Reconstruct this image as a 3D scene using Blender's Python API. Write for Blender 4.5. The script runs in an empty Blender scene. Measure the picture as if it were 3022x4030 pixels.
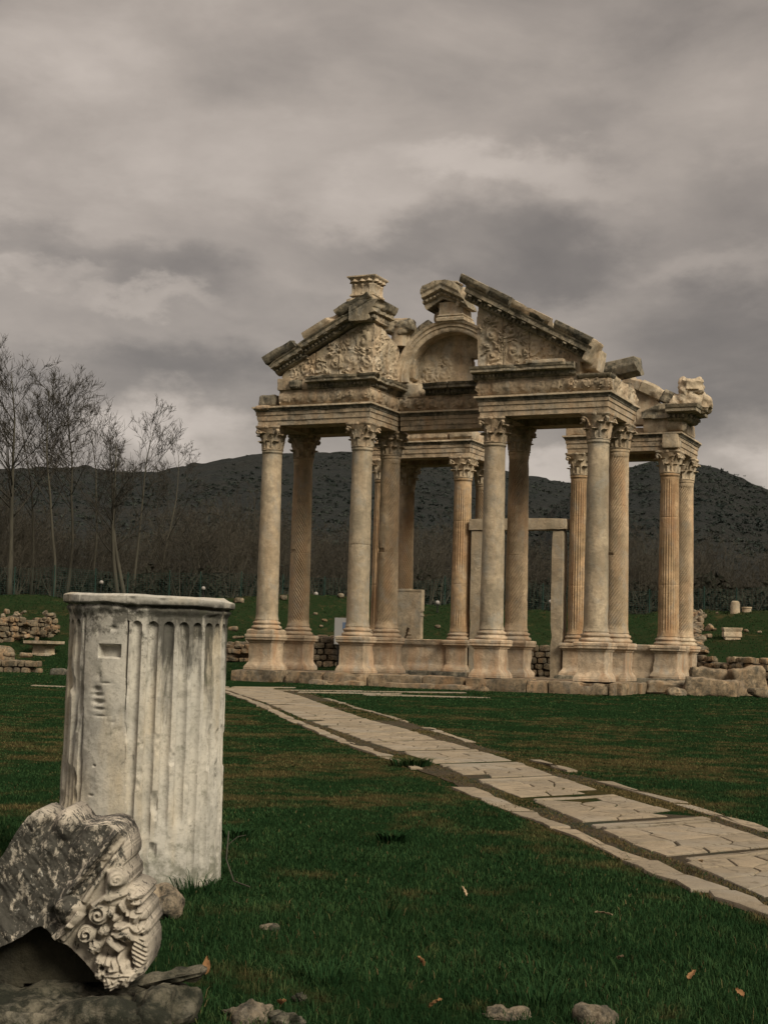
import bpy, bmesh, math, random
import numpy as np
from mathutils import Vector, Matrix

S = bpy.context.scene
COL = S.collection
R = math.radians

# ------------------------------------------------------------------ camera
CAM = np.array([19.5012, -45.6607, 1.3588])
PITCH, ROLL, AZ = 0.08843, 0.02694, 0.43161
FPX = 5898.7                      # focal length in pixels of the 3022 x 4030 photograph
fw = np.array([-math.sin(AZ) * math.cos(PITCH), math.cos(AZ) * math.cos(PITCH), math.sin(PITCH)])
r0 = np.cross(fw, [0, 0, 1.0]); r0 /= np.linalg.norm(r0)
u0 = np.cross(r0, fw)
rt = r0 * math.cos(ROLL) + u0 * math.sin(ROLL)
up = u0 * math.cos(ROLL) - r0 * math.sin(ROLL)
cd = bpy.data.cameras.new('camera')
cam = bpy.data.objects.new('camera', cd)
COL.objects.link(cam)
cd.sensor_fit = 'VERTICAL'; cd.sensor_height = 36.0
cd.lens = FPX / 4030 * 36.0
cd.clip_start = 0.1; cd.clip_end = 8000
M = Matrix(((rt[0], up[0], -fw[0], CAM[0]), (rt[1], up[1], -fw[1], CAM[1]),
            (rt[2], up[2], -fw[2], CAM[2]), (0, 0, 0, 1)))
cam.matrix_world = M
S.camera = cam
F2 = np.array([fw[0], fw[1], 0]); F2 /= np.linalg.norm(F2)      # level view direction
R2 = np.array([F2[1], -F2[0], 0])                               # level right

def _ray(x, y):
    sx, sy = x * 3022 / 1659, y * 4030 / 2212
    d = fw * FPX + rt * (sx - 1511) - up * (sy - 2015)
    return d / np.linalg.norm(d)
def at(x, y, dep):                # world point seen at picture place x, y, dep metres ahead
    d = _ray(x, y); return CAM + d * dep / (d @ F2)
def gz(x, y, z=0.0):              # world point on the level z
    d = _ray(x, y); return CAM + d * (z - CAM[2]) / d[2]
def dl(p):                        # (depth, lateral) of a world point
    v = np.asarray(p)[..., :2] - CAM[:2]
    return v @ F2[:2], v @ R2[:2]
def wd(dep, lat, z=0.0):
    q = CAM + F2 * dep + R2 * lat; return np.array([q[0], q[1], z])

# ------------------------------------------------------------------ world and sun
SUN_AZ, SUN_EL = R(118), R(38)    # compass angle of the soft sun behind the cloud, its height
W = bpy.data.worlds.new('World'); S.world = W; W.use_nodes = True
def world():
    nt = W.node_tree; N = nt.nodes; L = nt.links; N.clear()
    def nd(t, **k):
        n = N.new(t)
        for a, b in k.items(): setattr(n, a, b)
        return n
    def math_(op, a, b=None, c=None, clamp=False):
        n = nd('ShaderNodeMath', operation=op, use_clamp=clamp)
        for i, v in enumerate((a, b, c)):
            if v is None: continue
            if isinstance(v, (int, float)): n.inputs[i].default_value = v
            else: L.new(v, n.inputs[i])
        return n.outputs[0]
    out = nd('ShaderNodeOutputWorld')
    sky = nd('ShaderNodeTexSky', sky_type='NISHITA', sun_disc=False)
    sky.sun_elevation = SUN_EL; sky.sun_rotation = SUN_AZ
    bg1 = nd('ShaderNodeBackground'); L.new(sky.outputs[0], bg1.inputs[0]); bg1.inputs[1].default_value = 0.05
    tc = nd('ShaderNodeTexCoord'); D = tc.outputs['Generated']
    # wisps displace the direction, so that every cloud edge is torn
    mp = nd('ShaderNodeMapping'); L.new(D, mp.inputs[0]); mp.inputs['Scale'].default_value = (1, 1, 1.9)
    nz = nd('ShaderNodeTexNoise'); L.new(mp.outputs[0], nz.inputs[0])
    nz.inputs['Scale'].default_value = 9; nz.inputs['Detail'].default_value = 7; nz.inputs['Roughness'].default_value = .58
    wv = nd('ShaderNodeVectorMath', operation='MULTIPLY_ADD')
    L.new(nz.outputs['Color'], wv.inputs[0]); wv.inputs[1].default_value = (.16, .16, .11); L.new(D, wv.inputs[2])
    wv2 = nd('ShaderNodeVectorMath', operation='SUBTRACT'); L.new(wv.outputs[0], wv2.inputs[0]); wv2.inputs[1].default_value = (.08, .08, .055)
    DW = wv2.outputs[0]
    nb = nd('ShaderNodeTexNoise'); mp2 = nd('ShaderNodeMapping'); L.new(D, mp2.inputs[0])
    mp2.inputs['Scale'].default_value = (1, 1, 2.5); mp2.inputs['Location'].default_value = (3.1, 1.7, .4)
    L.new(mp2.outputs[0], nb.inputs[0])
    nb.inputs['Scale'].default_value = 5.5; nb.inputs['Detail'].default_value = 8; nb.inputs['Roughness'].default_value = .55
    nb.inputs['Distortion'].default_value = .35
    def blob(px, py, w, h, soft=0.35):
        c = _ray(px, py)
        wr, hr = w * 1.8216 / FPX, h * 1.8216 / FPX
        s = nd('ShaderNodeVectorMath', operation='SUBTRACT'); L.new(DW, s.inputs[0]); s.inputs[1].default_value = tuple(c)
        m = nd('ShaderNodeVectorMath', operation='MULTIPLY'); L.new(s.outputs[0], m.inputs[0]); m.inputs[1].default_value = (1 / wr, 1 / wr, 1 / hr)
        le = nd('ShaderNodeVectorMath', operation='LENGTH'); L.new(m.outputs[0], le.inputs[0])
        mr = nd('ShaderNodeMapRange', interpolation_type='SMOOTHSTEP'); L.new(le.outputs['Value'], mr.inputs[0])
        mr.inputs[1].default_value = 1.25; mr.inputs[2].default_value = soft; mr.inputs[3].default_value = 0; mr.inputs[4].default_value = 1
        return mr.outputs[0]
    det = math_('MULTIPLY_ADD', nz.outputs['Fac'], 0.28, -0.14)
    v = math_('MULTIPLY_ADD', nb.outputs[0], 0.55, 0.285); v = math_('ADD', v, det)       # broad cloud texture round 0.44
    for (x, y, w, h, a) in SKY_BLOBS:
        v = math_('MULTIPLY_ADD', blob(x, y, w, h), a, v)
    cr = nd('ShaderNodeValToRGB'); L.new(v, cr.inputs[0])
    e = cr.color_ramp.elements
    e[0].position = 0.05; e[0].color = SKY_COL[0]
    e[1].position = 0.92; e[1].color = SKY_COL[3]
    a = e.new(0.33); a.color = SKY_COL[1]
    a = e.new(0.62); a.color = SKY_COL[2]
    # an overcast sky grows brighter towards the zenith
    sx = nd('ShaderNodeSeparateXYZ'); L.new(D, sx.inputs[0])
    zr = nd('ShaderNodeMapRange', interpolation_type='SMOOTHSTEP'); L.new(sx.outputs[2], zr.inputs[0])
    zr.inputs[1].default_value = .40; zr.inputs[2].default_value = .95; zr.inputs[3].default_value = 1; zr.inputs[4].default_value = 3.6
    bg2 = nd('ShaderNodeBackground'); L.new(cr.outputs[0], bg2.inputs[0]); L.new(zr.outputs[0], bg2.inputs[1])
    mx = nd('ShaderNodeMixShader'); mx.inputs[0].default_value = 0.95
    L.new(bg1.outputs[0], mx.inputs[1]); L.new(bg2.outputs[0], mx.inputs[2]); L.new(mx.outputs[0], out.inputs[0])
SKY_COL = [(.033, .029, .026, 1), (.080, .069, .060, 1), (.158, .136, .117, 1), (.245, .214, .187, 1)]
SKY_BLOBS = [(1060, 545, 400, 95, -0.170), (360, 580, 250, 60, -0.128), (60, 510, 150, 70, -0.145), (260, 840, 420, 100, -0.187),
             (1560, 760, 330, 190, -0.221), (1250, 275, 160, 60, -0.051), (1640, 430, 240, 110, -0.119), (1330, 900, 380, 90, -0.102), (700, 680, 300, 60, -0.068),
             (560, 320, 620, 130, .10), (1120, 370, 260, 50, .12), (330, 650, 200, 30, .12), (420, 930, 190, 70, .24), (90, 580, 120, 30, .12),
             (1180, 1020, 150, 45, .22), (1640, 1020, 120, 60, .20), (1000, 20, 900, 130, -0.051), (150, 120, 260, 160, .08), (760, 440, 200, 60, .08), (1560, 560, 160, 40, .06)]
world()
sd = bpy.data.lights.new('sun', 'SUN'); sd.energy = 1.5; sd.angle = R(24); sd.color = (1.0, .91, .74)
sun = bpy.data.objects.new('sun', sd); COL.objects.link(sun)
_sd = Vector((math.sin(SUN_AZ) * math.cos(SUN_EL), math.cos(SUN_AZ) * math.cos(SUN_EL), math.sin(SUN_EL)))
sun.rotation_euler = _sd.to_track_quat('Z', 'Y').to_euler()
S.view_settings.view_transform = 'Standard'; S.view_settings.look = 'None'
S.view_settings.exposure = 1.42; S.view_settings.gamma = 1.0
S.cycles.max_bounces = 5; S.cycles.diffuse_bounces = 3

# ------------------------------------------------------------------ numeric helpers
def _hash(ix, iy, iz, seed):
    h = (ix.astype(np.int64) * 374761393 + iy.astype(np.int64) * 668265263 + iz.astype(np.int64) * 1274126177 + seed * 974711) & 0xFFFFFFFF
    h = ((h ^ (h >> 13)) * 1103515245) & 0xFFFFFFFF
    h = ((h ^ (h >> 15)) * 2246822519) & 0xFFFFFFFF
    return ((h ^ (h >> 16)) & 0xFFFF) / 32767.5 - 1.0
def vnoise(P, seed=0):
    P = np.asarray(P, float); i = np.floor(P); f = P - i; f = f * f * (3 - 2 * f)
    x, y, z = i[..., 0], i[..., 1], i[..., 2]; a, b, c = f[..., 0], f[..., 1], f[..., 2]
    o = 0
    for dx in (0, 1):
        for dy in (0, 1):
            for dz in (0, 1):
                o = o + _hash(x + dx, y + dy, z + dz, seed) * (a if dx else 1 - a) * (b if dy else 1 - b) * (c if dz else 1 - c)
    return o
def fbm(P, seed=0, oct=4, rough=.5):
    P = np.asarray(P, float); o = 0; a = 1; t = 0
    for k in range(oct):
        o = o + a * vnoise(P * 2 ** k + 17.3 * k, seed + k); t += a; a *= rough
    return o / t
def sstep(a, b, x):
    t = np.clip((np.asarray(x, float) - a) / (b - a), 0, 1); return t * t * (3 - 2 * t)

# ------------------------------------------------------------------ mesh helpers
class MB:
    def __init__(s): s.V = []; s.F = []; s.n = 0
    def add(s, V, F):
        V = np.asarray(V, float).reshape(-1, 3); s.V.append(V)
        s.F += [tuple(i + s.n for i in f) for f in F]; s.n += len(V); return s
    def grid(s, P, cu=False, cv=False, capu=False):
        n, m = P.shape[:2]; F = []
        for i in range(n if cu else n - 1):
            a, b = i * m, ((i + 1) % n) * m
            for j in range(m if cv else m - 1):
                k = (j + 1) % m; F.append((a + j, a + k, b + k, b + j))
        if capu: F += [tuple(range(m))[::-1], tuple((n - 1) * m + j for j in range(m))]
        return s.add(P.reshape(-1, 3), F)
    def build(s, name, mat, parent=None, sharp=38, loc=None):
        V = np.concatenate(s.V) if s.V else np.zeros((0, 3))
        if loc is not None: V = V - np.asarray(loc, float)
        me = bpy.data.meshes.new(name); me.from_pydata(V.tolist(), [], s.F)
        if len(s.F) < 250000:
            bm = bmesh.new(); bm.from_mesh(me); bmesh.ops.recalc_face_normals(bm, faces=bm.faces); bm.to_mesh(me); bm.free()
        if sharp:
            me.shade_smooth(); me.set_sharp_from_angle(angle=R(sharp))
        o = bpy.data.objects.new(name, me); COL.objects.link(o)
        if mat: me.materials.append(mat)
        if loc is not None: o.location = tuple(loc)
        if parent is not None:
            o.parent = parent
            if loc is None:
                pw = Vector((0, 0, 0)); q = parent
                while q is not None: pw += q.location; q = q.parent
                o.location = -pw
        return o
def fast_mesh(name, V, F, mat, smooth=True):          # V (n,3), F (m,k) of one size
    me = bpy.data.meshes.new(name); n, k = F.shape
    me.vertices.add(len(V)); me.vertices.foreach_set('co', V.astype(np.float32).ravel())
    me.loops.add(n * k); me.loops.foreach_set('vertex_index', F.astype(np.int32).ravel())
    me.polygons.add(n); me.polygons.foreach_set('loop_start', np.arange(0, n * k, k, dtype=np.int32))
    me.update(calc_edges=True)
    if smooth: me.shade_smooth()
    if mat: me.materials.append(mat)
    o = bpy.data.objects.new(name, me); COL.objects.link(o); return o
def grid_fast(name, q, mat, parent, loc):             # grid closed round its second axis, for dense surfaces
    n, m = q.shape[:2]; idx = np.arange(n * m).reshape(n, m); nx = np.roll(idx, -1, 1)
    F = np.stack([idx[:-1], nx[:-1], nx[1:], idx[1:]], -1).reshape(-1, 4)
    o = fast_mesh(name, q.reshape(-1, 3) - np.asarray(loc), F, mat); o.location = tuple(loc); o.parent = parent; return o
def tag(o, label=None, cat=None, group=None, kind=None):
    if label: o['label'] = label
    if cat: o['category'] = cat
    if group: o['group'] = group
    if kind: o['kind'] = kind
    return o
def empty(name, loc, label, cat, group=None):
    o = bpy.data.objects.new(name, None); COL.objects.link(o); o.location = tuple(loc); o.empty_display_size = .3
    return tag(o, label, cat, group)
def rot(V, rx=0, ry=0, rz=0):
    m = Matrix.Rotation(rz, 3, 'Z') @ Matrix.Rotation(ry, 3, 'Y') @ Matrix.Rotation(rx, 3, 'X')
    return np.asarray(V) @ np.array(m).T

def rbox(size, n=8, r=.03, amp=.01, freq=3., seed=0, chip=0.0):
    """worn block centred on the origin: rounded arrises, uneven faces, chipped corners"""
    sx, sy, sz = size; mx = max(size)
    nn = [max(2, int(round(n * a / mx))) for a in size]
    g = [np.linspace(-.5, .5, k + 1) for k in nn]
    V = {}; L = []; F = []
    def vid(i, j, k):
        q = (i, j, k)
        if q not in V: V[q] = len(L); L.append((g[0][i], g[1][j], g[2][k]))
        return V[q]
    for ax in range(3):
        a, b = [(1, 2), (2, 0), (0, 1)][ax]
        for side in (0, nn[ax]):
            for i in range(nn[a]):
                for j in range(nn[b]):
                    f = []
                    for di, dj in ((0, 0), (1, 0), (1, 1), (0, 1)):
                        q = [0, 0, 0]; q[ax] = side; q[a] = i + di; q[b] = j + dj; f.append(vid(*q))
                    F.append(tuple(f) if side else tuple(f[::-1]))
    P = np.array(L) * np.array(size); h = np.array(size) / 2
    rr = min(r, min(h) * .95)
    q = np.clip(P, -(h - rr), h - rr); d = P - q; ln = np.linalg.norm(d, axis=1, keepdims=True)
    nrm = d / np.maximum(ln, 1e-9); P = q + nrm * rr
    so = np.array([seed * 3.7, seed * 1.9, seed * 5.3])
    P = P + nrm * amp * fbm(P * freq + so, seed, 4)[:, None]
    if chip:
        c = np.maximum(0, fbm(P * freq * .7 + so + 9, seed + 5, 3) - .12) * chip * 3
        c = c * np.clip((np.abs(nrm) > .25).sum(1) - .6, 0, 1.4)
        P = P - nrm * c[:, None]
    return P, F
def add_box(mb, c, size, rz=0, rx=0, ry=0, **k):
    P, F = rbox(size, **k); mb.add(rot(P, rx, ry, rz) + np.asarray(c), F); return mb

def dens(prof, step):                     # finer profile
    o = []
    for (a, b) in zip(prof, prof[1:] + prof[:1]):
        n = max(1, int(math.ceil(math.dist(a, b) / step)))
        for k in range(n): o.append((a[0] + (b[0] - a[0]) * k / n, a[1] + (b[1] - a[1]) * k / n))
    return o
def sweep(mb, prof, path, closed=False, step=.12, amp=.006, freq=2.5, chip=0., cthr=.15, seed=0, disp=None):
    """moulding profile (outward, z) run along a plan polyline with mitres; outward is the right-hand side"""
    P = [np.array(p, float) for p in path]; n = len(P); mit = []
    def nr(a, b):
        d = b - a; d = d / np.linalg.norm(d); return np.array([d[1], -d[0]])
    for i in range(n):
        if closed or 0 < i < n - 1:
            a, b = nr(P[i - 1], P[i]), nr(P[i], P[(i + 1) % n]); m = a + b; m = m / (m @ a)
        else: m = nr(P[0], P[1]) if i == 0 else nr(P[-2], P[-1])
        mit.append(m)
    base, mv, arc = [], [], []; s0 = 0
    for i in range(n if closed else n - 1):
        j = (i + 1) % n; ln = np.linalg.norm(P[j] - P[i]); k = max(1, int(math.ceil(ln / step)))
        for t in range(k):
            base.append(P[i] + (P[j] - P[i]) * t / k); mv.append(mit[i] + (mit[j] - mit[i]) * t / k); arc.append(s0 + ln * t / k)
        s0 += ln
    if not closed: base.append(P[-1]); mv.append(mit[-1]); arc.append(s0)
    base = np.array(base); mv = np.array(mv); arc = np.array(arc); pr = np.array(prof, float)
    o = np.repeat(pr[None, :, 0], len(base), 0); z = np.repeat(pr[None, :, 1], len(base), 0)
    q = np.concatenate([base[:, None, :] + o[..., None] * mv[:, None, :], z[..., None]], -1)
    w = np.clip((o - pr[:, 0].min()) / max(1e-6, np.ptp(pr[:, 0])) * 1.5 - .3, 0, 1)
    d = amp * fbm(q * freq, seed, 4) * w
    if chip: d = d - w * chip * np.maximum(0, fbm(q * np.array([1.3, 1.3, 2.2]), seed + 9, 4) - cthr) * 3
    if disp is not None: d = d + disp(arc[:, None] + 0 * z, o, z)
    q[..., :2] += d[..., None] * mv[:, None, :]
    mb.grid(q, cu=closed, cv=True, capu=not closed); return mb
def extrude(mb, prof, org, e, a, b, length, step=.1, amp=.006, freq=2.5, chip=0., cthr=.15, seed=0, ends=0.0):
    """profile (a, b) carried along the direction e"""
    org, e, a, b = [np.asarray(v, float) for v in (org, e, a, b)]; pr = np.array(prof, float)
    n = max(2, int(length / step)); t = np.linspace(0, length, n + 1)
    A = np.repeat(pr[None, :, 0], n + 1, 0); B = np.repeat(pr[None, :, 1], n + 1, 0)
    T = np.repeat(t[:, None], len(pr), 1)
    q = org + T[..., None] * e + A[..., None] * a + B[..., None] * b
    if ends:
        T[0] += ends * fbm(q[0] * 3, seed + 3, 3); T[-1] += ends * fbm(q[-1] * 3, seed + 4, 3)
    nz = fbm(q * freq, seed, 4)
    w = np.clip((A - pr[:, 0].min()) / max(1e-6, np.ptp(pr[:, 0])) * 1.5 - .3, 0, 1)
    d = amp * nz * w
    if chip: d = d - w * chip * np.maximum(0, fbm(q * 1.5, seed + 9, 4) - cthr) * 3
    topw = np.clip((B - pr[:, 1].min()) / max(1e-6, np.ptp(pr[:, 1])) * 2 - 1, 0, 1)
    dz = -topw * chip * np.maximum(0, fbm(q * 1.2 + 5, seed + 11, 3) - .05) * 3 if chip else 0 * A
    q = org + T[..., None] * e + (A + d)[..., None] * a + (B + dz)[..., None] * b
    mb.grid(q, cv=True, capu=True); return mb
def lathe(mb, prof, c, n=32, amp=0., freq=3., seed=0, cap=True, sq=False, sub=5):
    pr = np.array(prof, float)
    if sq:                                # square plan: prof gives half widths
        t = np.linspace(-1, 1, sub + 1)[:-1]
        ring = np.concatenate([np.stack([t, -1 + 0 * t], 1), np.stack([1 + 0 * t, t], 1), np.stack([-t, 1 + 0 * t], 1), np.stack([-1 + 0 * t, -t], 1)])
    else:
        th = np.linspace(0, 2 * math.pi, n, endpoint=False); ring = np.stack([np.cos(th), np.sin(th)], 1)
    q = np.empty((len(pr), len(ring), 3)); q[..., :2] = pr[:, 0][:, None, None] * ring[None]; q[..., 2] = pr[:, 1][:, None]
    q += np.asarray(c, float)
    if amp:
        d = amp * fbm(q * freq, seed, 4); q[..., :2] += d[..., None] * ring[None]
    mb.grid(q, cv=True, capu=cap); return mb
def tube(mb, pts, rad, k=5):
    pts = [np.asarray(p, float) for p in pts]; n = len(pts)
    q = np.empty((n, k, 3)); ref = np.array([.31, .17, .93])
    for i in range(n):
        d = pts[min(i + 1, n - 1)] - pts[max(i - 1, 0)]; d = d / (np.linalg.norm(d) + 1e-9)
        x = np.cross(d, ref)
        if np.linalg.norm(x) < .1: x = np.cross(d, [1, 0, 0])
        x /= np.linalg.norm(x); y = np.cross(d, x); r = rad[i] if hasattr(rad, '__len__') else rad
        for j in range(k):
            a = 2 * math.pi * j / k; q[i, j] = pts[i] + r * (math.cos(a) * x + math.sin(a) * y)
    mb.grid(q, cv=True, capu=True); return mb
def inpoly(x, y, poly):
    x = np.asarray(x); r = np.zeros(x.shape, bool); n = len(poly)
    for i in range(n):
        (x1, y1), (x2, y2) = poly[i], poly[(i + 1) % n]
        if y1 == y2: continue
        c = (y1 > y) != (y2 > y); r ^= c & (x < (x2 - x1) * (y - y1) / (y2 - y1) + x1)
    return r
def relief(mb, poly, org, A, B, N, depth, hfun, res=.025, back=None):
    """solid slab with a carved face: outline poly (a, b), relief hfun(a, b) along N, flat back"""
    org, A, B, N = [np.asarray(v, float) for v in (org, A, B, N)]
    p = np.array(poly); lo, hi = p.min(0), p.max(0)
    na, nb = int((hi[0] - lo[0]) / res) + 2, int((hi[1] - lo[1]) / res) + 2
    ga, gb = np.meshgrid(lo[0] + res * np.arange(na), lo[1] + res * np.arange(nb), indexing='ij')
    ins = inpoly(ga + res / 2, gb + res / 2, poly)
    h = hfun(ga, gb)
    front = org + ga[..., None] * A + gb[..., None] * B + h[..., None] * N
    bk = org + ga[..., None] * A + gb[..., None] * B - (depth if back is None else back(ga, gb))[..., None] * N if back is not None else \
        org + ga[..., None] * A + gb[..., None] * B - depth * N
    idf = -np.ones((na, nb), int); idb = idf.copy(); V = []; F = []
    def vf(i, j):
        if idf[i, j] < 0: idf[i, j] = len(V); V.append(front[i, j])
        return idf[i, j]
    def vb(i, j):
        if idb[i, j] < 0: idb[i, j] = len(V); V.append(bk[i, j])
        return idb[i, j]
    for i in range(na - 1):
        for j in range(nb - 1):
            if not ins[i, j]: continue
            F.append((vf(i, j), vf(i + 1, j), vf(i + 1, j + 1), vf(i, j + 1)))
            F.append((vb(i, j), vb(i, j + 1), vb(i + 1, j + 1), vb(i + 1, j)))
            for (di, dj, e1, e2) in ((-1, 0, (0, 0), (0, 1)), (1, 0, (1, 0), (1, 1)), (0, -1, (0, 0), (1, 0)), (0, 1, (0, 1), (1, 1))):
                a, b = i + di, j + dj
                if not (0 <= a < na and 0 <= b < nb) or not ins[a, b]:
                    p1, p2 = (i + e1[0], j + e1[1]), (i + e2[0], j + e2[1])
                    F.append((vf(*p1), vf(*p2), vb(*p2), vb(*p1)))
    mb.add(np.array(V), F); return mb
def spiral(a, b, ca, cb, rad, turns=1.8, hand=1, ph=0.0):
    """raised scroll: a domed disc with a spiral ridge"""
    x, y = a - ca, b - cb; r = np.hypot(x, y) / rad; th = np.arctan2(y, x) * hand
    w = np.cos(2 * math.pi * (r * turns - th / (2 * math.pi) - ph)) * .5 + .5
    return np.where(r < 1, (.35 + .65 * w) * np.clip(1.25 - r, 0, 1) ** .35 * np.clip((1 - r) * 7, 0, 1), 0)
def leafb(a, b, ca, cb, la, lb, ang, lobes=4):
    """a lobed leaf lump"""
    c, s = math.cos(ang), math.sin(ang); x = ((a - ca) * c + (b - cb) * s) / la; y = (-(a - ca) * s + (b - cb) * c) / lb
    e = 1 - x * x - (y * (1 + .25 * np.cos(x * lobes * 3.1))) ** 2
    return np.where(e > 0, np.sqrt(np.maximum(e, 0)) * (.75 + .25 * np.cos((x * .9 + np.abs(y)) * lobes * 3.6)), 0)

# ------------------------------------------------------------------ materials
class NT:
    def __init__(s, name):
        s.m = bpy.data.materials.new(name); s.m.use_nodes = True; s.t = s.m.node_tree; s.t.nodes.clear()
        s.out = s.n('ShaderNodeOutputMaterial'); s.b = s.n('ShaderNodeBsdfPrincipled'); s.l(s.b.outputs[0], s.out.inputs[0])
        s.b.inputs['Roughness'].default_value = .9
        s.b.inputs['Specular IOR Level'].default_value = .2
        s.pos = s.n('ShaderNodeNewGeometry').outputs['Position']
    def n(s, t, **k):
        x = s.t.nodes.new(t)
        for a, b in k.items(): setattr(x, a, b)
        return x
    def l(s, a, b): s.t.links.new(a, b)
    def map(s, sc, loc=(0, 0, 0), src=None, rot=(0, 0, 0)):
        m = s.n('ShaderNodeMapping'); s.l(src or s.pos, m.inputs[0]); m.inputs['Scale'].default_value = sc; m.inputs['Location'].default_value = loc
        m.inputs['Rotation'].default_value = rot
        return m.outputs[0]
    def noise(s, sc, det=6, ro=.6, src=None, dist=0, col=False):
        x = s.n('ShaderNodeTexNoise'); s.l(src or s.pos, x.inputs[0]); x.inputs['Scale'].default_value = sc
        x.inputs['Detail'].default_value = det; x.inputs['Roughness'].default_value = ro; x.inputs['Distortion'].default_value = dist
        return x.outputs['Color' if col else 'Fac']
    def ramp(s, v, a, b, lo=0., hi=1.):
        x = s.n('ShaderNodeMapRange'); s.l(v, x.inputs[0])
        for i, q in enumerate((a, b, lo, hi)): x.inputs[i + 1].default_value = q
        return x.outputs[0]
    def mix(s, f, a, b, mode='MIX'):
        x = s.n('ShaderNodeMix', data_type='RGBA', blend_type=mode)
        for sock, v in ((x.inputs[0], f), (x.inputs[6], a), (x.inputs[7], b)):
            if isinstance(v, (int, float)): sock.default_value = v
            elif isinstance(v, tuple): sock.default_value = tuple(v) + (1,) * (4 - len(v))
            else: s.l(v, sock)
        return x.outputs[2]
    def mul(s, a, b):
        x = s.n('ShaderNodeMath', operation='MULTIPLY')
        for i, v in enumerate((a, b)):
            if isinstance(v, (int, float)): x.inputs[i].default_value = v
            else: s.l(v, x.inputs[i])
        return x.outputs[0]
    def add(s, a, b):
        x = s.n('ShaderNodeMath', operation='ADD')
        for i, v in enumerate((a, b)):
            if isinstance(v, (int, float)): x.inputs[i].default_value = v
            else: s.l(v, x.inputs[i])
        return x.outputs[0]
    def color(s, c):
        if isinstance(c, tuple): s.b.inputs['Base Color'].default_value = c + (1,)
        else: s.l(c, s.b.inputs['Base Color'])
    def bump(s, h, st=.4, d=.02):
        x = s.n('ShaderNodeBump'); x.inputs['Strength'].default_value = st; x.inputs['Distance'].default_value = d
        s.l(h, x.inputs['Height']); s.l(x.outputs[0], s.b.inputs['Normal'])

def stone(name, c1, c2, dark=(.06, .055, .045), streak=.4, lich=.3, orange=0., sc=1., bump=.5, lthr=.55, fine=14., ocol=(.33, .17, .07), loc=(0, 0, 0)):
    t = NT(name); P = t.map((1, 1, 1), loc)
    c1 = (c1[0] * 1.37, c1[1] * 1.30, c1[2] * 1.23); c2 = (c2[0] * .93, c2[1] * .895, c2[2] * .83)
    big = t.ramp(t.noise(.9 * sc, 5, .6, P), .36, .64)
    c = t.mix(big, c1, c2)
    med = t.noise(4.5 * sc, 7, .68, P, .4)
    c = t.mix(t.ramp(med, .42, .68, 0, .75), c, tuple(x * .58 for x in c2))
    gm_ = t.noise(2.1 * sc, 6, .7, t.map((1, 1, .7), (2, 6, 9)), .6)
    c = t.mix(t.ramp(gm_, .50, .66, 0, .58), c, (c1[1] * .72, c1[1] * .70, c1[1] * .62))
    fn = t.noise(fine * sc, 8, .72, P)
    g = t.ramp(fn, .3, .7, .72, 1.2)
    c = t.mix(1.0, c, t.comb(g), 'MULTIPLY') if hasattr(t, 'comb') else t.mix(t.ramp(fn, .3, .62, .45, 0), c, tuple(x * .5 for x in c1))
    if orange:
        s2 = t.noise(1.3, 6, .6, t.map((1.7, 1.7, .32), (7, 3, 1)))
        c = t.mix(t.mul(t.ramp(s2, .47, .66), orange), c, ocol)
    if streak:
        s1 = t.noise(1.6 * sc, 7, .65, t.map((2.4, 2.4, .3), (1, 5, 2)), .3)
        c = t.mix(t.mul(t.ramp(s1, .5, .72), streak), c, dark)
    if lich:
        l1 = t.noise(6.5 * sc, 10, .74, P, .2); l2 = t.noise(1.2 * sc, 4, .6, t.map((1, 1, 1), (4, 8, 3)))
        m = t.ramp(t.add(t.mul(l1, .62), t.mul(l2, .38)), lthr - .03, lthr + .07)
        c = t.mix(t.mul(m, lich), c, dark)
    t.color(c)
    h = t.add(t.mul(med, .7), t.mul(fn, .45)); t.bump(h, min(1.0, bump * 1.7), .045)
    return t.m

M_GREY = stone('weathered grey marble', (.36, .305, .225), (.27, .235, .18), streak=.25, lich=.25, lthr=.60, orange=.25, ocol=(.34, .22, .12))
M_TAN = stone('tan marble', (.38, .305, .215), (.31, .25, .175), dark=(.13, .105, .07), streak=.3, lich=.3, lthr=.60, orange=.4, ocol=(.38, .21, .10))
M_OCHRE = stone('ochre marble', (.40, .29, .18), (.31, .23, .145), dark=(.11, .085, .055), streak=.4, lich=.25, lthr=.61, orange=.6, ocol=(.25, .13, .06))
M_PED = stone('pedestal marble', (.42, .34, .25), (.31, .255, .19), dark=(.12, .10, .07), streak=.4, lich=.4, lthr=.58, orange=.55, ocol=(.34, .18, .085))
M_ENT = stone('entablature marble', (.40, .325, .235), (.30, .25, .185), dark=(.075, .066, .048), streak=.55, lich=.7, lthr=.535, orange=.3)
M_PALE = stone('pale carved marble', (.45, .385, .29), (.34, .285, .21), dark=(.095, .083, .06), streak=.35, lich=.6, lthr=.555, orange=.25)
M_CORN = stone('lichen covered cornice marble', (.33, .285, .21), (.23, .20, .15), dark=(.055, .052, .040), streak=.5, lich=.8, lthr=.50)
M_DARK = stone('blackened marble', (.24, .215, .165), (.15, .135, .105), dark=(.04, .04, .032), streak=.7, lich=.9, lthr=.49)
M_BLOCK = stone('rough brown limestone', (.27, .215, .145), (.19, .15, .105), dark=(.06, .052, .038), streak=.5, lich=.8, lthr=.50, orange=.35)
M_RUB = stone('field stone', (.22, .18, .125), (.12, .10, .07), dark=(.035, .032, .022), streak=.4, lich=.8, lthr=.51, orange=.45, sc=2.0)

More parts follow.
